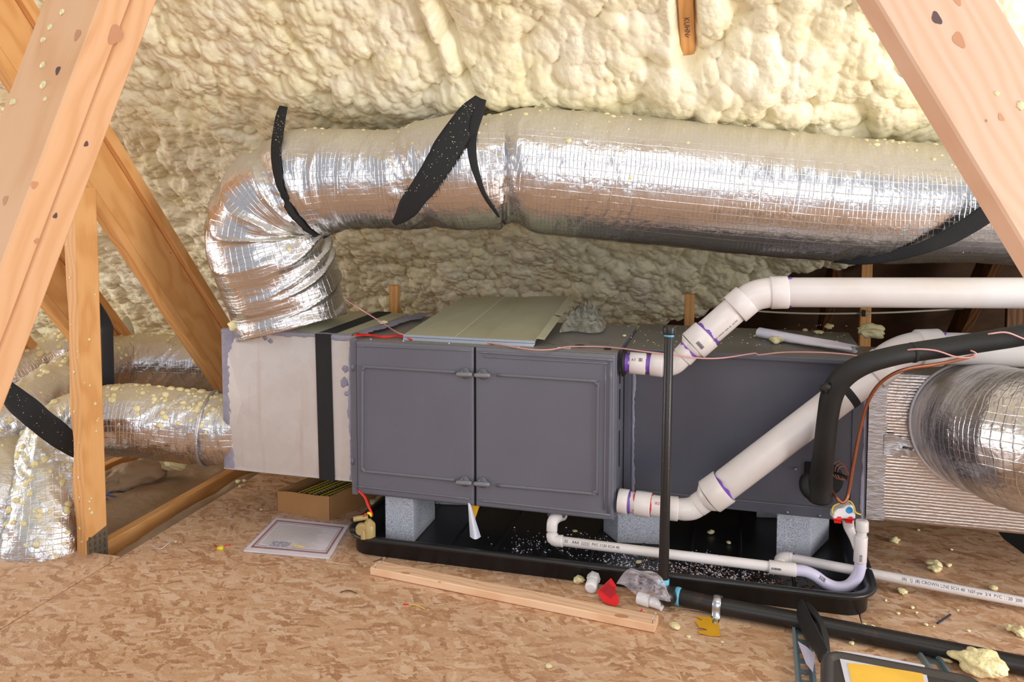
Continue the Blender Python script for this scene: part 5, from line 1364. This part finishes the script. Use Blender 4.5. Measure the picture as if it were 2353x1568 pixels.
vsf = [p0, p1, p1-n*.020, p0-n*.020, p0+n.cross(ex)*-.0, p1, ]
dn = Vector((0, -.35, -1)).normalized()
def strip(b, pts, th): # polyline of pairs
    vs = [];
    for a, c in pts: vs += [a, c, c+Vector((0, .0014, -.001)), a+Vector((0, .0014, -.001))]
    ff = [(3, 2, 1, 0), tuple(len(vs)-4+i for i in range(4))]
    for i in range(len(pts)-1):
        for q in range(4): ff.append((4*i+q, 4*i+(q+1) % 4, 4*i+4+(q+1) % 4, 4*i+4+q))
    b.add(vs, ff)
strip(b, [(A, B), (A+dn*.008, B+dn*.008), (A+dn*.010+Vector((0, .002, 0)), B+dn*.010+Vector((0, .002, 0))), (A+dn*.021, B+dn*.021-ex*.006)], .0014); b.build('front_lip', M['nickel'], sp)
ey = (C_-B).normalized(); 
def side(f0, f1):
    a = B.lerp(C_, f0); c = B.lerp(C_, f1); b = MB(); r_ = Vector((.9, 0, -.30)).normalized()
    vs = [a, c, c+Vector((.004, 0, .010)), a+Vector((.004, 0, .010)), c+Vector((.03, 0, .004))-ey*.01, a+Vector((.03, 0, .004))+ey*.01]
    b.add(vs+[v-Vector((0, 0, .0014)) for v in vs], [(0, 1, 2, 3), (3, 2, 4, 5), (9, 8, 7, 6), (11, 10, 8, 9), (0, 3, 9, 6), (3, 5, 11, 9), (1, 7, 8, 2), (2, 8, 10, 4), (5, 4, 10, 11)])
    b.build('side_lip', M['galvanised_dusty'], sp)
side(.0, .47); side(.50, .99)

def sheet_bag(name, label, cx, cy, z0, outline, hgt, mat, cat, seed, n=60, Zp=None, grp=None, tf=None):
    """crumpled film: outline in the photo on a plane, puffed up"""
    P0 = [W(x, y, Z=z0) if tf is None else W(x, y, t=tf(y)) for x, y in outline]; c = sum(P0, Vector())/len(P0)
    m = 120; O = spline(P0+[P0[0]], .01)[:, :3]; idx = np.linspace(0, len(O)-1, m, endpoint=False).astype(int); O = O[idx]
    P = np.zeros((n, m, 3))
    for i in range(n):
        f = i/(n-1)
        for k in range(m):
            q = np.array(c)*(1-f)+O[k]*f
            cr = float(fbm(np.array(q[0]*55), np.array(q[1]*55+q[2]*55), seed, 3))
            cr2 = 1-abs(2*float(vn(np.array(q[0]*30), np.array(q[1]*22), seed+5))-1)
            hh = hgt*(max(0, 1-f**3))*(.15+1.1*cr)*(.45+.8*cr2)
            if tf is None: q[2] = z0+.001+hh
            else: q = q+np.array([.1, -.75, .45])*hh
            P[i, k] = q
    root = link(name, grid_mesh(P, True), M[mat]); tag(root, label, cat, grp); return root
sheet_bag('plastic_bag', 'crumpled dusty clear plastic bag on the furnace top behind the metal panel', 0, 0, .741, [(1285, 765), (1300, 742), (1320, 728), (1350, 722), (1375, 728), (1392, 742), (1385, 762), (1355, 766), (1320, 762)], .075, 'dull_bag', 'plastic bag', 4, grp=None)

# rolled white paper with torn end on the coil box
CT = CZ1+.012
ra, rc = W(1745, 765, Z=CT+.022), W(1962, 803, Z=CT+.016)
rl = thing('paper_roll', tuple((ra+rc)/2-Vector((0, 0, .02))), 'loosely rolled white paper lying on the coil box top', 'paper roll')
S = []; n = 40; m = 44
ax = (rc-ra); L = ax.length; ax.normalize(); sdv = Vector((0, 0, 1)).cross(ax).normalized()
P = np.zeros((n, m, 3))
for i in range(n):
    f = i/(n-1); c = ra.lerp(rc, f)
    for k in range(m):
        an = k/(m-1)*2*PI*1.5; r_ = .021-.0009*an+.003*math.sin(an*3+f*6)*f+ .003*(float(fbm(np.array(f*9), np.array(an), 6, 3))-.5)
        fl = 1-.35*f
        endj = .02*(float(vn(np.array(an*1.8), np.array(1.), 8))-.5) if i == n-1 else 0
        P[i, k] = c + sdv*(math.cos(an)*r_*1.25) + Vector((0, 0, math.sin(an)*r_*fl)) + ax*endj
link('paper', grid_mesh(P, False), M['white_paper'], rl)
def chunk(px, py, r, lab, Z=None, t=None, sq=.6, seed=0, name='foam_chunk', grp=None, cat='foam chunk', mat='foam_bit', stretch=1.0, rot=0.0, rough=.45):
    p = W(px, py, Z=Z) if Z is not None else W(px, py, t=t)
    vs, fs = ICO3 if r > .012 else ICO1; V_ = np.array(vs)
    nz = (fbm(V_[:, 0]*1.4+seed*3.1+V_[:, 2]*.7, V_[:, 1]*1.4+V_[:, 2]*1.1+seed, seed, 3)-.5)*2
    bl = billow(V_[:, 0]*2.1+seed+V_[:, 2], V_[:, 1]*2.1+V_[:, 2]*1.3, seed+2)
    R = (1+rough*nz+.22*(bl-.5))*r; V_ = V_*R[:, None]; V_[:, 2] *= sq; V_[:, 0] *= stretch
    ca, sa = math.cos(rot), math.sin(rot); x = V_[:, 0]*ca-V_[:, 1]*sa; y = V_[:, 0]*sa+V_[:, 1]*ca; V_[:, 0], V_[:, 1] = x, y
    zmin = V_[:, 2].min(); V_ = V_+np.array([p.x, p.y, p.z-zmin if Z is not None else p.z])
    o = link(name, mesh([tuple(v) for v in V_], fs, True), M[mat]); tag(o, lab, cat, grp); return o
chunk(1782, 790, .020, 'yellow foam chunk resting against the white paper roll', Z=CT, seed=2)
chunk(1905, 757, .016, 'greenish foam lump at the back of the coil box top, right of the paper roll', Z=CT, seed=3); chunk(1880, 768, .018, 'flat foam scrap on the coil box top beside the paper roll', Z=CT, seed=4, sq=.35)
chunk(1850, 762, .010, 'small foam bit on the coil box top behind the paper roll', Z=CT, seed=5)
chunk(2000, 778, .040, 'large lumpy foam chunk on the coil box top left of the white pipe elbow', Z=CT, seed=6, stretch=1.2)
chunk(1735, 775, .006, 'tiny foam crumb left of the paper roll on the coil box', Z=CT, seed=7); chunk(1435, 774, .006, 'tiny foam crumb on the furnace top right of the clear bag', Z=.741, seed=8)
chunk(880, 745, .016, 'foam crumb under the pink wire on the plenum top', Z=.752, seed=9, sq=.4)
chunk(1520, 738, .004, 'foam speck on the furnace top left of the capped riser', Z=.741, seed=10)
b = MB(); rr = random.Random(3)
for _ in range(120):
    x = rr.uniform(1440, 1950); y = rr.uniform(745, 795); p = W(x, y, Z=CT if x > 1460 else .741)
    b.blob(p, rr.uniform(.001, .0035), None, .5, rr.randint(0, 999), .3)
tag(b.build('foam_dust', M['foam_bit']), 'fine foam crumbs dusting the coil box top', 'foam crumbs', kind='stuff')
chunk(400, 1078, .052, 'ragged pale foam piece under the lower silver duct beside the plenum', Z=.02, seed=21, stretch=1.35, sq=.55)
o = thing('cardboard_tube', tuple(W(300, 1090, t=3.6)), 'dim brown bundle lying in the floor bay under the silver ducts', 'bundle')
tube('bundle', [W(235, 1112, t=3.5), W(262, 1105, t=3.55), W(310, 1090, t=3.6), W(350, 1080, t=3.66), W(372, 1074, t=3.7)], [.04, .055, .06, .05, .03], M['kraft'], o, nth=60, disp=lambda SS, TH, L: .05*(fbm(SS*14+5, np.cos(TH)*1.4+5, 3, 4)-.5)+.03*(fbm(SS*9, np.sin(TH)*1.7+9, 13, 4)-.5))
bpy.data.objects[o.name].name = 'paper_bundle'

# ------------------------------------------------------------------ cardboard box of collated nails
bxA, bxB, bxC = W(637, 1174, Z=.0), W(757, 1197, Z=.0), W(846, 1157, Z=.0)
bxC = bxB + (bxC-bxB).normalized()*.36
box = thing('cardboard_box', tuple(bxA), 'small open cardboard box filled with strips of collated nails under the plenum', 'cardboard box')
HB = .092; e1 = (bxB-bxA); e2 = (bxC-bxB); t_ = .004; Dq = bxA+e2
def wall(name, a, c, h0, h1, inn, mat='cardboard'):
    b = MB(); a = Vector(a); c = Vector(c); n = 16; vs = []; i_ = Vector(inn).normalized()*t_
    for k in range(n+1):
        f = k/n; p = a.lerp(c, f); hh = h0*(1-f)+h1*f + .004*(float(vn(np.array(f*4.), np.array(len(name)*1.), 3))-.5)
        wv = i_*(.5*math.sin(f*PI)*1.5)
        vs += [p, p+i_, p+i_+Vector((0, 0, hh))+wv, p+Vector((0, 0, hh))+wv]
    ff = [(0, 3, 2, 1), tuple(4*n+i for i in range(4))]
    for k in range(n):
        for q in range(4): ff.append((4*k+q, 4*k+(q+1) % 4, 4*k+4+(q+1) % 4, 4*k+4+q))
    b.add(vs, ff); return b.build(name, M[mat], box)
wall('front_wall', bxA, bxB, HB*.86, HB, e2); wall('right_wall', bxB, bxC, HB, HB, -e1); wall('left_wall', bxA, Dq, HB*.86, HB, e1); wall('rear_wall', Dq, bxC, HB, HB, -e2)
b = MB(); b.add([bxA+Vector((0, 0, .002)), bxB+Vector((0, 0, .002)), bxC+Vector((0, 0, .002)), Dq+Vector((0, 0, .002))], [(0, 1, 2, 3)]); b.build('box_bottom', M['cardboard_edge'], box)
u1 = e1.normalized(); u2 = e2.normalized()
for s_ in range(3):
    ns = thing('nail_strip', tuple(bxA+e1*(.34+.2*s_)+Vector((0, 0, .05))), ('strip of nails nearest the left wall inside the cardboard box', 'middle strip of collated nails in the cardboard box', 'strip of nails along the right wall of the cardboard box')[s_], 'nail strip', 'nail strips in the box')
    b = MB(); y_ = MB()
    for k in range(22):
        o0 = bxA+e1*(.26+.22*s_)+u2*(.03+.0145*k)+Vector((0, 0, .078-.006*(s_ == 0)))
        b.cyl(o0-u1*.006, o0+u1*.052+Vector((0, 0, .003)), .0017, n=6); b.cyl(o0-u1*.0075, o0-u1*.006, .0038, n=8)
    q0 = bxA+e1*(.26+.22*s_)+u2*.025+Vector((0, 0, .0795-.006*(s_ == 0)))
    for off in (.012, .032):
        a = q0+u1*off; c = a+u2*(.0145*21+.01); w_ = u1*.0020; h_ = Vector((0, 0, .0028))
        y_.add([a-w_, a+w_, c+w_, c-w_, a-w_+h_, a+w_+h_, c+w_+h_, c-w_+h_], [(3,2,1,0),(4,5,6,7),(0,1,5,4),(1,2,6,5),(2,3,7,6),(3,0,4,7)])
    b.build('nails', M['nail_steel'], ns)['kind'] = 'stuff'; y_.build('yellow_collation_tape', M['yellow_plastic'], ns)

# ------------------------------------------------------------------ papers in a clear sleeve
doc = thing('document_packet', tuple(W(680, 1235, Z=0)), 'white document packet with a dark red border in a clear plastic sleeve on the floor', 'document')
q = [W(x, y, Z=.006) for x, y in ((560, 1265), (756, 1282), (802, 1208), (634, 1190))]
def flat(name, corners, thick, mat, parent, dz=0.0, bev=0):
    b = MB(); v = [Vector((p.x, p.y, p.z+dz)) for p in corners]; k = len(v)
    b.add(v+[p-Vector((0, 0, thick)) for p in v], [tuple(range(k)), tuple(reversed(range(k, 2*k)))]+[(i, k+i, k+(i+1) % k, (i+1) % k) for i in range(k)]); return b.build(name, M[mat], parent, bevel=bev)
flat('paper_stack', q, .005, 'white_paper', doc)
def bl(u, v): return q[0].lerp(q[1], u).lerp(q[3].lerp(q[2], u), v)
def frame_(u0, v0, u1_, v1, w, mat, name, dz):
    b = MB(); z = Vector((0, 0, dz)); w2 = w*1.5
    for (a0, b0, a1, b1) in ((u0, v0, u1_, v0+w2), (u0, v1-w2, u1_, v1), (u0, v0, u0+w, v1), (u1_-w, v0, u1_, v1)):
        b.add([bl(a0, b0)+z, bl(a1, b0)+z, bl(a1, b1)+z, bl(a0, b1)+z], [(0, 1, 2, 3)])
    b.build(name, M[mat], doc)
frame_(.045, .09, .955, .93, .025, 'frame_rose', 'red_border', .0006); frame_(.085, .16, .915, .86, .006, 'frame_rose', 'red_inner_border', .0006)
b = MB(); rr = random.Random(8)
for i in range(24):
    v_ = .22+.6*i/24; b.add([bl(.12, v_)+Vector((0, 0, .0007)), bl(.12+rr.uniform(.5, .76), v_)+Vector((0, 0, .0007)), bl(.12+.6, v_+.006)+Vector((0, 0, .0007)), bl(.12, v_+.006)+Vector((0, 0, .0007))], [(0, 1, 2, 3)])
b.build('printed_lines', M['cable_grey'], doc)
b = MB(); lz = Vector((0, 0, .0010)); b.add([bl(.2, .13)+lz, bl(.52, .13)+lz, bl(.56, .34)+lz, bl(.24, .36)+lz], [(0, 1, 2, 3)]); lab_ = b.build('address_label', M['label_white'], doc)
b = MB(); lz = Vector((0, 0, .0014))
for i in range(6):
    for k in range(14):
        if rr.random() < .8: u_ = .24+.016*k; v_ = .17+.026*i; b.add([bl(u_, v_)+lz, bl(u_+.011, v_)+lz, bl(u_+.011, v_+.014)+lz, bl(u_, v_+.014)+lz], [(0, 1, 2, 3)])
b.build('printed_text', M['ink'], lab_)
ss = [(545, 1270), (600, 1274), (680, 1284), (762, 1289), (800, 1250), (835, 1205), (790, 1196), (720, 1191), (640, 1182), (600, 1215)]
P0 = [W(x, y, Z=.010) for x, y in ss]; O = spline(P0+[P0[0]], .012)[:, :3]; c = O.mean(0); n = 26; P = np.zeros((n, len(O), 3))
for i in range(n):
    f = i/(n-1); qq = c*(1-f)+O*f; qq[:, 2] = .0102+.009*(fbm(qq[:, 0]*24, qq[:, 1]*24, 5, 3)-.42)*f + .001; qq[:, 2] = np.maximum(qq[:, 2], .0095 if f < .8 else .002); P[i] = qq
link('clear_sleeve', grid_mesh(P, True), M['sleeve'], doc)
yw = thing('yellow_wire_scrap', tuple(W(680, 1254, Z=.02)), 'short yellow wire scrap lying on the document packet', 'wire scrap')
tube('wire', [W(667, 1250, Z=.022), W(678, 1254, Z=.0215), W(698, 1257, Z=.0215)], .0018, M['yellow_wire'], yw, nth=8)

# ------------------------------------------------------------------ hanging paper and tag under the furnace
hp = thing('hanging_paper', tuple(W(1090, 1232, t=2.83)), 'curled white paper hanging under the furnace at the door seam', 'paper')
n = 20; m = 12; P = np.zeros((n, m, 3)); 
for i in range(n):
    f = i/(n-1); xl = 1075+5*f; xr = 1079+26*f; y = 1152+82*f
    for k in range(m):
        g_ = k/(m-1); p = W(xl+(xr-xl)*g_, y+ (6*math.sin(g_*PI) if f > .9 else 0), t=2.84-.03*math.sin(g_*PI)*f); P[i, k] = p
link('curled_sheet', grid_mesh(P, False), M['label_white'], hp)
tag(flat('yellow_tag', [W(1084, 1150, t=2.86), W(1081, 1162, t=2.86), W(1091, 1195, t=2.86), W(1102, 1162, t=2.86), W(1102, 1150, t=2.86)], .001, 'yellow_paper', None), 'yellow paper tag hanging behind the curled white paper under the furnace', 'tag')

# ------------------------------------------------------------------ board on the floor
A = W(851, 1323, Z=0); B = W(1503, 1457, Z=0)
ax = (B-A).normalized(); pr = Vector((-ax.y, ax.x, 0)); tk = .026; wdt = .056
fb = thing('pine_board', tuple(A), 'pale pine board with bent nails lying on the floor in front of the pan', 'board')
board('plank', A+pr*wdt/2+Vector((0, 0, tk/2+.001)), B+pr*wdt/2+Vector((0, 0, tk/2+.001)), wdt, tk, (0, 0, 1), M['pine_pale'], fb, bev=.003)
kz = MB()
for px, py, r in ((932, 1317, .010), (1010, 1338, .004), (1096, 1341, .003), (1428, 1416, .014)):
    p = W(px, py, Z=tk+.0014); vs = [p+Vector((math.cos(a)*r*1.5, math.sin(a)*r*.7, 0)) for a in np.linspace(0, 2*PI, 20, endpoint=False)]; kz.add(vs, [tuple(range(20))])
kz.build('knots', M['knot'], fb)
def nail(pix, parent):
    p = [W(x, y, t=t) for x, y, t in pix]; tube('bent_nail', p, .0013, M['nickel'], parent, nth=8, step=.004)
tA = tdist(W(862, 1303, Z=.033)); tB = tdist(W(1500, 1430, Z=.033))
nail([(862, 1306, tA), (866, 1297, tA), (878, 1293, tA), (881, 1290, tA-.01)], fb); nail([(880, 1291, tA), (884, 1281, tA)], fb)
nail([(1499, 1433, tB), (1500, 1424, tB), (1504, 1418, tB), (1507, 1407, tB)], fb)

# ------------------------------------------------------------------ small things by the black pipe
wf = thing('hexagonal_fitting', tuple(W(1362, 1352, Z=0)), 'white plastic fitting with a hexagonal end lying beside the red paper', 'pipe fitting')
a, c = W(1357, 1352, Z=.022), W(1365, 1322, Z=.026); a.z = .020; c = W(1365, 1326, Z=.030)
b = MB(); b.lathe(a, c, [(0, .012), (.02, .0175), (.08, .019), (.5, .0185), (.55, .0175), (.6, .0185), (.72, .0185)], 24); b.build('cap_body', M['white_plastic'], wf)
d = (c-a); b = MB(); b.cyl(a+d*.70, c, .0215, n=6, smooth=False); b.build('hexagonal_nut', M['pvc'], wf)
chunk(1330, 1341, .017, 'pale foam chunk on the floor left of the white hexagonal fitting', Z=0, seed=31)
YR = W(1400, 1393, Z=.002).y
rp_ = [W(x, y, Y=YR+(1393-y)/62*.085) for x, y in ((1371, 1362), (1404, 1330), (1416, 1348), (1414, 1362), (1422, 1376), (1423, 1384), (1415, 1394), (1400, 1391), (1385, 1384))]
rpo = thing('red_paper', tuple(rp_[0]), 'torn red paper instruction tag on the floor left of the plastic bag', 'paper')
cR = sum(rp_, Vector())/len(rp_)
flat('paper_sheet', rp_, .0015, 'red_paper', rpo, .002)
b = MB(); rr = random.Random(2); u_ = (rp_[1]-rp_[0]).normalized(); nR = u_.cross(rp_[7]-rp_[0]).normalized(); nR = nR if nR.z > 0 else -nR; v_ = nR.cross(u_); v_ = v_ if v_.z < 0 else -v_
for i in range(9):
    s0 = rp_[0]+u_*.010+v_*(.006+.0055*i)+nR*.0055; x = 0
    while x < .036-.001*i:
        w_ = rr.uniform(.002, .006); p = s0+u_*x; b.add([p, p+u_*w_, p+u_*w_+v_*.002, p+v_*.002], [(3, 2, 1, 0)]); x += w_+.0015
b.build('printed_text', M['ink'], rpo)
tag(flat('red_scrap', [W(x, y, Z=.003) for x, y in ((1470, 1404), (1477, 1399), (1476, 1403), (1471, 1406))], .001, 'red_paper', None), 'tiny red scrap of paper just above the right part of the pine board', 'paper scrap')
ol = [(1416, 1342), (1432, 1318), (1450, 1306), (1468, 1312), (1500, 1314), (1522, 1330), (1534, 1360), (1541, 1383), (1512, 1378), (1470, 1372), (1452, 1360), (1434, 1346)]
sheet_bag('plastic_bag', 'crumpled clear plastic bag at the foot of the capped black riser', 0, 0, .002, ol, .050, 'clear_bag', 'plastic bag', 9, tf=lambda y: 2.40+(1385-y)/75*.055)
pf = thing('pipe_fitting', tuple(W(1495, 1385, Z=0)), 'white plastic tee fitting under the clear bag by the black riser', 'pipe fitting')
a, c = W(1466, 1374, Z=.020), W(1522, 1391, Z=.018); d = c-a
b = MB(); b.lathe(a, a+d*.5, [(0, .0175), (.06, .019), (.9, .019), (1, .0165)], 24); b.lathe(a+d*.48, c, [(0, .0155), (.5, .015), (.92, .0165), (.93, .0175), (1, .0175), (1, .014), (.9, .013)], 24); b.build('fitting_body', M['white_plastic'], pf)
chunk(1550, 1443, .014, 'smooth cream foam blob on the floor right of the pine board', Z=0, seed=33, sq=.5, rough=.12, stretch=1.35, rot=-.9)
yp = thing('yellow_paper', tuple(W(1628, 1440, Z=0)), 'torn mustard yellow paper with a hole, on the floor below the pipe strap', 'paper')
pix = [(1596, 1416), (1612, 1419), (1622, 1418), (1641, 1416), (1647, 1421), (1655, 1462), (1640, 1462), (1620, 1457), (1604, 1455), (1600, 1449), (1618, 1452), (1622, 1447), (1613, 1444), (1606, 1442), (1598, 1430), (1598, 1426), (1613, 1429), (1596, 1420)]
pix = [(1596, 1416), (1620, 1418), (1641, 1416), (1649, 1424), (1655, 1462), (1630, 1461), (1606, 1455), (1602, 1449), (1618, 1452), (1626, 1448), (1618, 1444), (1606, 1442), (1597, 1427), (1616, 1425)]
o = flat('paper_sheet', [W(x, y, Z=.004) for x, y in pix], .0012, 'yellow_paper', yp)
for (nm, x0, y0, lab) in (('wire_scrap', 505, 1259, 'red and yellow wire scrap with a yellow connector on the floor left of the document'),):
    ws = thing(nm, tuple(W(x0, y0, Z=0)), lab, 'wire scrap')
    tube('red_wire', [W(493, 1253, Z=.004), W(504, 1258, Z=.004), W(518, 1254, Z=.006), W(530, 1253, Z=.003)], .0018, M['red_wire'], ws, nth=8)
    a, c = W(499, 1261, Z=.006), W(513, 1260, Z=.006); b = MB(); b.lathe(a, c, [(0, .006), (1, .0085)], 10); b.build('yellow_connector', M['yellow_plastic'], ws)
ws = thing('wire_scrap', tuple(W(950, 1390, Z=0)), 'thin yellow wire scrap with a red tip on the floor below the pine board', 'wire scrap')
tube('yellow_wire', [W(940, 1390, Z=.003), W(960, 1392, Z=.004), W(976, 1400, Z=.003)], .0013, M['yellow_wire'], ws, nth=8); tube('red_tip', [W(926, 1389, Z=.003), W(939, 1389.5, Z=.003)], .0022, M['red_wire'], ws, nth=8)
ws = thing('white_thread', tuple(W(370, 1250, Z=0)), 'thin white thread curled on the floor near the left post', 'thread')
tube('thread', [W(344, 1247, Z=.003), W(352, 1257, Z=.003), W(368, 1262, Z=.003), W(384, 1252, Z=.006), W(391, 1244, Z=.006), W(388, 1236, Z=.003)], .0012, M['white_wire'], ws, nth=6)
for x0, y0, x1, y1, x2, y2, lab in ((782, 1362, 800, 1357, 820, 1364, 'thin brown wood sliver on the floor below the document packet'), (858, 1291, 868, 1288, 878, 1284, 'brown splinter by the left end of the pine board')):
    o = thing('wood_sliver', tuple(W(x1, y1, Z=0)), lab, 'splinter'); tube('sliver', [W(x0, y0, Z=.002), W(x1, y1, Z=.004), W(x2, y2, Z=.002)], .0016, M['wood_brown'], o, nth=6)
o = thing('dark_stick', tuple(W(2170, 1423, Z=0)), 'thin dark stick on the floor under the straight white pipe', 'stick'); tube('stick', [W(2154, 1433, Z=.003), W(2184, 1413, Z=.005)], .003, M['ink'], o, nth=6)
o = thing('teal_sliver', tuple(W(532, 1215, Z=0)), 'tiny dark teal sliver on the floor near the document packet', 'splinter'); tube('sliver', [W(531, 1209, Z=.002), W(534, 1214, Z=.002), W(533, 1220, Z=.002)], .0016, M['rail_steel'], o, nth=6)
# foam crumbs on the floor
cr = [(1325-5, 1225, .010), (2055, 1248, .018), (2146, 1305, .024), (2148, 1316, .018), (2180, 1303, .010), (2073, 1365, .015), (2282, 1356, .012), (2096, 1399, .007), (2063, 1412, .006), (2127, 1438, .007), (2105, 1410, .005), (2145, 1442, .004), (2350-6, 1462, .02), (2325, 1452, .014), (2225, 1453, .006), (1986, 1440, .008), (2005, 1443, .007), (1829, 1447, .012), (1818, 1442, .010), (2100, 1465, .008), (1957, 1482, .008), (2035, 1382, .005), (2200, 1405, .005), (1262, 1536, .009), (1583, 1466, .006), (1686, 1419, .008), (1660, 1478, .005), (1520, 1392, .006), (548, 1110, .012), (562, 1108, .010), (552, 1120, .008), (600, 1173, .005), (404, 1247, .005), (2186, 1265, .006), (2110, 1220, .006)]
for i, (x, y, r) in enumerate(cr):
    o = chunk(x, y, r, 'small pale foam crumb lying loose on the strand board floor', Z=0, seed=40+i, name='foam_crumb', grp='foam crumbs scattered on the floor', cat='foam crumb', sq=.55)
for x, y, r, lab in ((1634, 1228, .012, 'pale foam sliver in the pan behind the black riser'), (1674, 1250, .009, 'round foam crumb in the pan right of the black riser'), (1467, 1297, .009, 'round yellow foam crumb in the pan above the clear bag'), (1919, 1363, .007, 'foam crumb in the pan under the trap bend')):
    chunk(x, y, r, lab, Z=.009, seed=int(x), name='foam_crumb', cat='foam crumb')
chunk(870, 1158, .035, 'torn white foam scrap behind the tan float switch left of the first block', Z=.0, seed=3, sq=.3)

# ------------------------------------------------------------------ bottom right corner: tool case, rails, strap, foam
tcx = W(1886, 1486, Z=.25); tdx = W(2262, 1556, Z=.25)
tc = thing('tool_case', (tcx.x+.17, tcx.y-.2, 0), 'black plastic case with a yellow and white label at the bottom right corner', 'case')
ex = (tdx-tcx); wx = ex.length; ex.normalize(); ey = Vector((ex.y, -ex.x, 0)); ey = ey if ey.y < 0 else -ey
def rrp(c0, wx_, wy_, r, z, ins=0, n=6):
    out = []
    for cx, cy, a0 in ((wx_-r, wy_-r, 0), (r, wy_-r, PI/2), (r, r, PI), (wx_-r, r, 3*PI/2)):
        for k in range(n+1):
            a = a0+PI/2*k/n; x = cx+(r-ins)*math.cos(a); y = cy+(r-ins)*math.sin(a); out.append(c0+ex*x+ey*y+Vector((0, 0, z-c0.z)))
    return out
rings = [rrp(tcx, wx, .42, .045, .002, .02), rrp(tcx, wx, .42, .045, .02, .006), rrp(tcx, wx, .42, .045, .20, .002), rrp(tcx, wx, .42, .045, .236, 0), rrp(tcx, wx, .42, .045, .248, .004), rrp(tcx, wx, .42, .045, .252, .010), rrp(tcx, wx, .42, .045, .250, .022), rrp(tcx, wx, .42, .045, .243, .027)]
m = len(rings[0]); b = MB(); b.add([p for r_ in rings for p in r_], [(i*m+k, i*m+(k+1) % m, (i+1)*m+(k+1) % m, (i+1)*m+k) for i in range(len(rings)-1) for k in range(m)], True)
b.f += [tuple((len(rings)-1)*m+k for k in range(m)), tuple(reversed(range(m)))]; b.sm += [False, False]
b.build('case_body', M['case_black'], tc)
zl = .2445
lab1 = flat('white_label', [W(x, y, Z=zl) for x, y in ((1925, 1495), (2000, 1505), (2124, 1529), (2150, 1640), (1960, 1640))], .001, 'label_white', tc)
flat('yellow_field', [W(x, y, Z=zl+.001) for x, y in ((1947, 1524), (2010, 1530), (2120, 1548), (2138, 1640), (1972, 1640))], .001, 'label_yellow', lab1)
hs = thing('bent_strap', tuple(W(1850, 1400, Z=.03)), 'stiff black rubber strap folded up from the pan toward the black case', 'strap')
ribbon('strap_front', [W(1838, 1382, t=2.45), W(1845, 1412, t=2.36), W(1858, 1445, t=2.26), W(1872, 1470, t=2.16), W(1885, 1490, t=2.06), W(1893, 1510, t=1.98)], [(-.4, -.8, .5)]*6, [.020, .036, .044, .042, .036, .034], M['rubber'], hs, thick=.006)
ribbon('strap_back', [W(1850, 1384, t=2.45), W(1874, 1415, t=2.37), W(1890, 1445, t=2.27), W(1896, 1475, t=2.17), W(1900, 1500, t=2.08)], [(.3, -.8, .4)]*5, [.018, .03, .036, .034, .03], M['rubber'], hs, thick=.006)
def rail(name, label, a, c, w):
    r_ = thing(name, tuple(a), label, 'metal rail', 'blue grey steel rails'); a = Vector(a); c = Vector(c); ax = (c-a).normalized(); sd = Vector((0, 0, 1)).cross(ax).normalized(); L = (c-a).length
    F4 = Matrix((ax, sd, Vector((0, 0, 1)))).transposed().to_4x4(); F4.translation = a
    b = MB(); nh = max(2, int(L/.045)); xs = [0.]
    hw = w*.20
    b.box((0, -w/2, .001), (L, -w/2+.008, .018), F4); b.box((0, w/2-.008, .001), (L, w/2, .018), F4)
    b.box((0, -w/2+.008, .001), (L, -hw, .003), F4); b.box((0, hw, .001), (L, w/2-.008, .003), F4)
    for k in range(nh): x = L*(k+.5)/nh; b.box((x-.010, -hw, .001), (x+.010, hw, .003), F4)
    b.build('perforated_channel', M['rail_steel'], r_); return r_
rail('steel_rail', 'perforated blue grey steel rail on the floor left of the black case', W(1840, 1445, Z=0), W(1858, 1640, Z=0), .050)
rail('steel_rail', 'short end of blue grey steel rail behind the black case', W(2112, 1486, Z=0), W(2165, 1560, Z=0), .050)
tag(flat('paper_scrap', [W(x, y, Z=z) for x, y, z in ((1833, 1474, .03), (1855, 1488, .05), (1873, 1505, .06), (1868, 1545, .05), (1852, 1525, .04))], .001, 'lilac_paper', None), 'pale lilac torn paper lying over the steel rail beside the black case', 'paper scrap')
chunk(2248, 1545, .046, 'big jagged cream foam piece behind the black case at lower right', Z=.0, seed=77, stretch=1.3, rot=-.25, sq=.6); chunk(2172, 1520, .015, 'finger shaped foam piece beside the big jagged one', Z=0, seed=78, stretch=1.8, sq=.6)
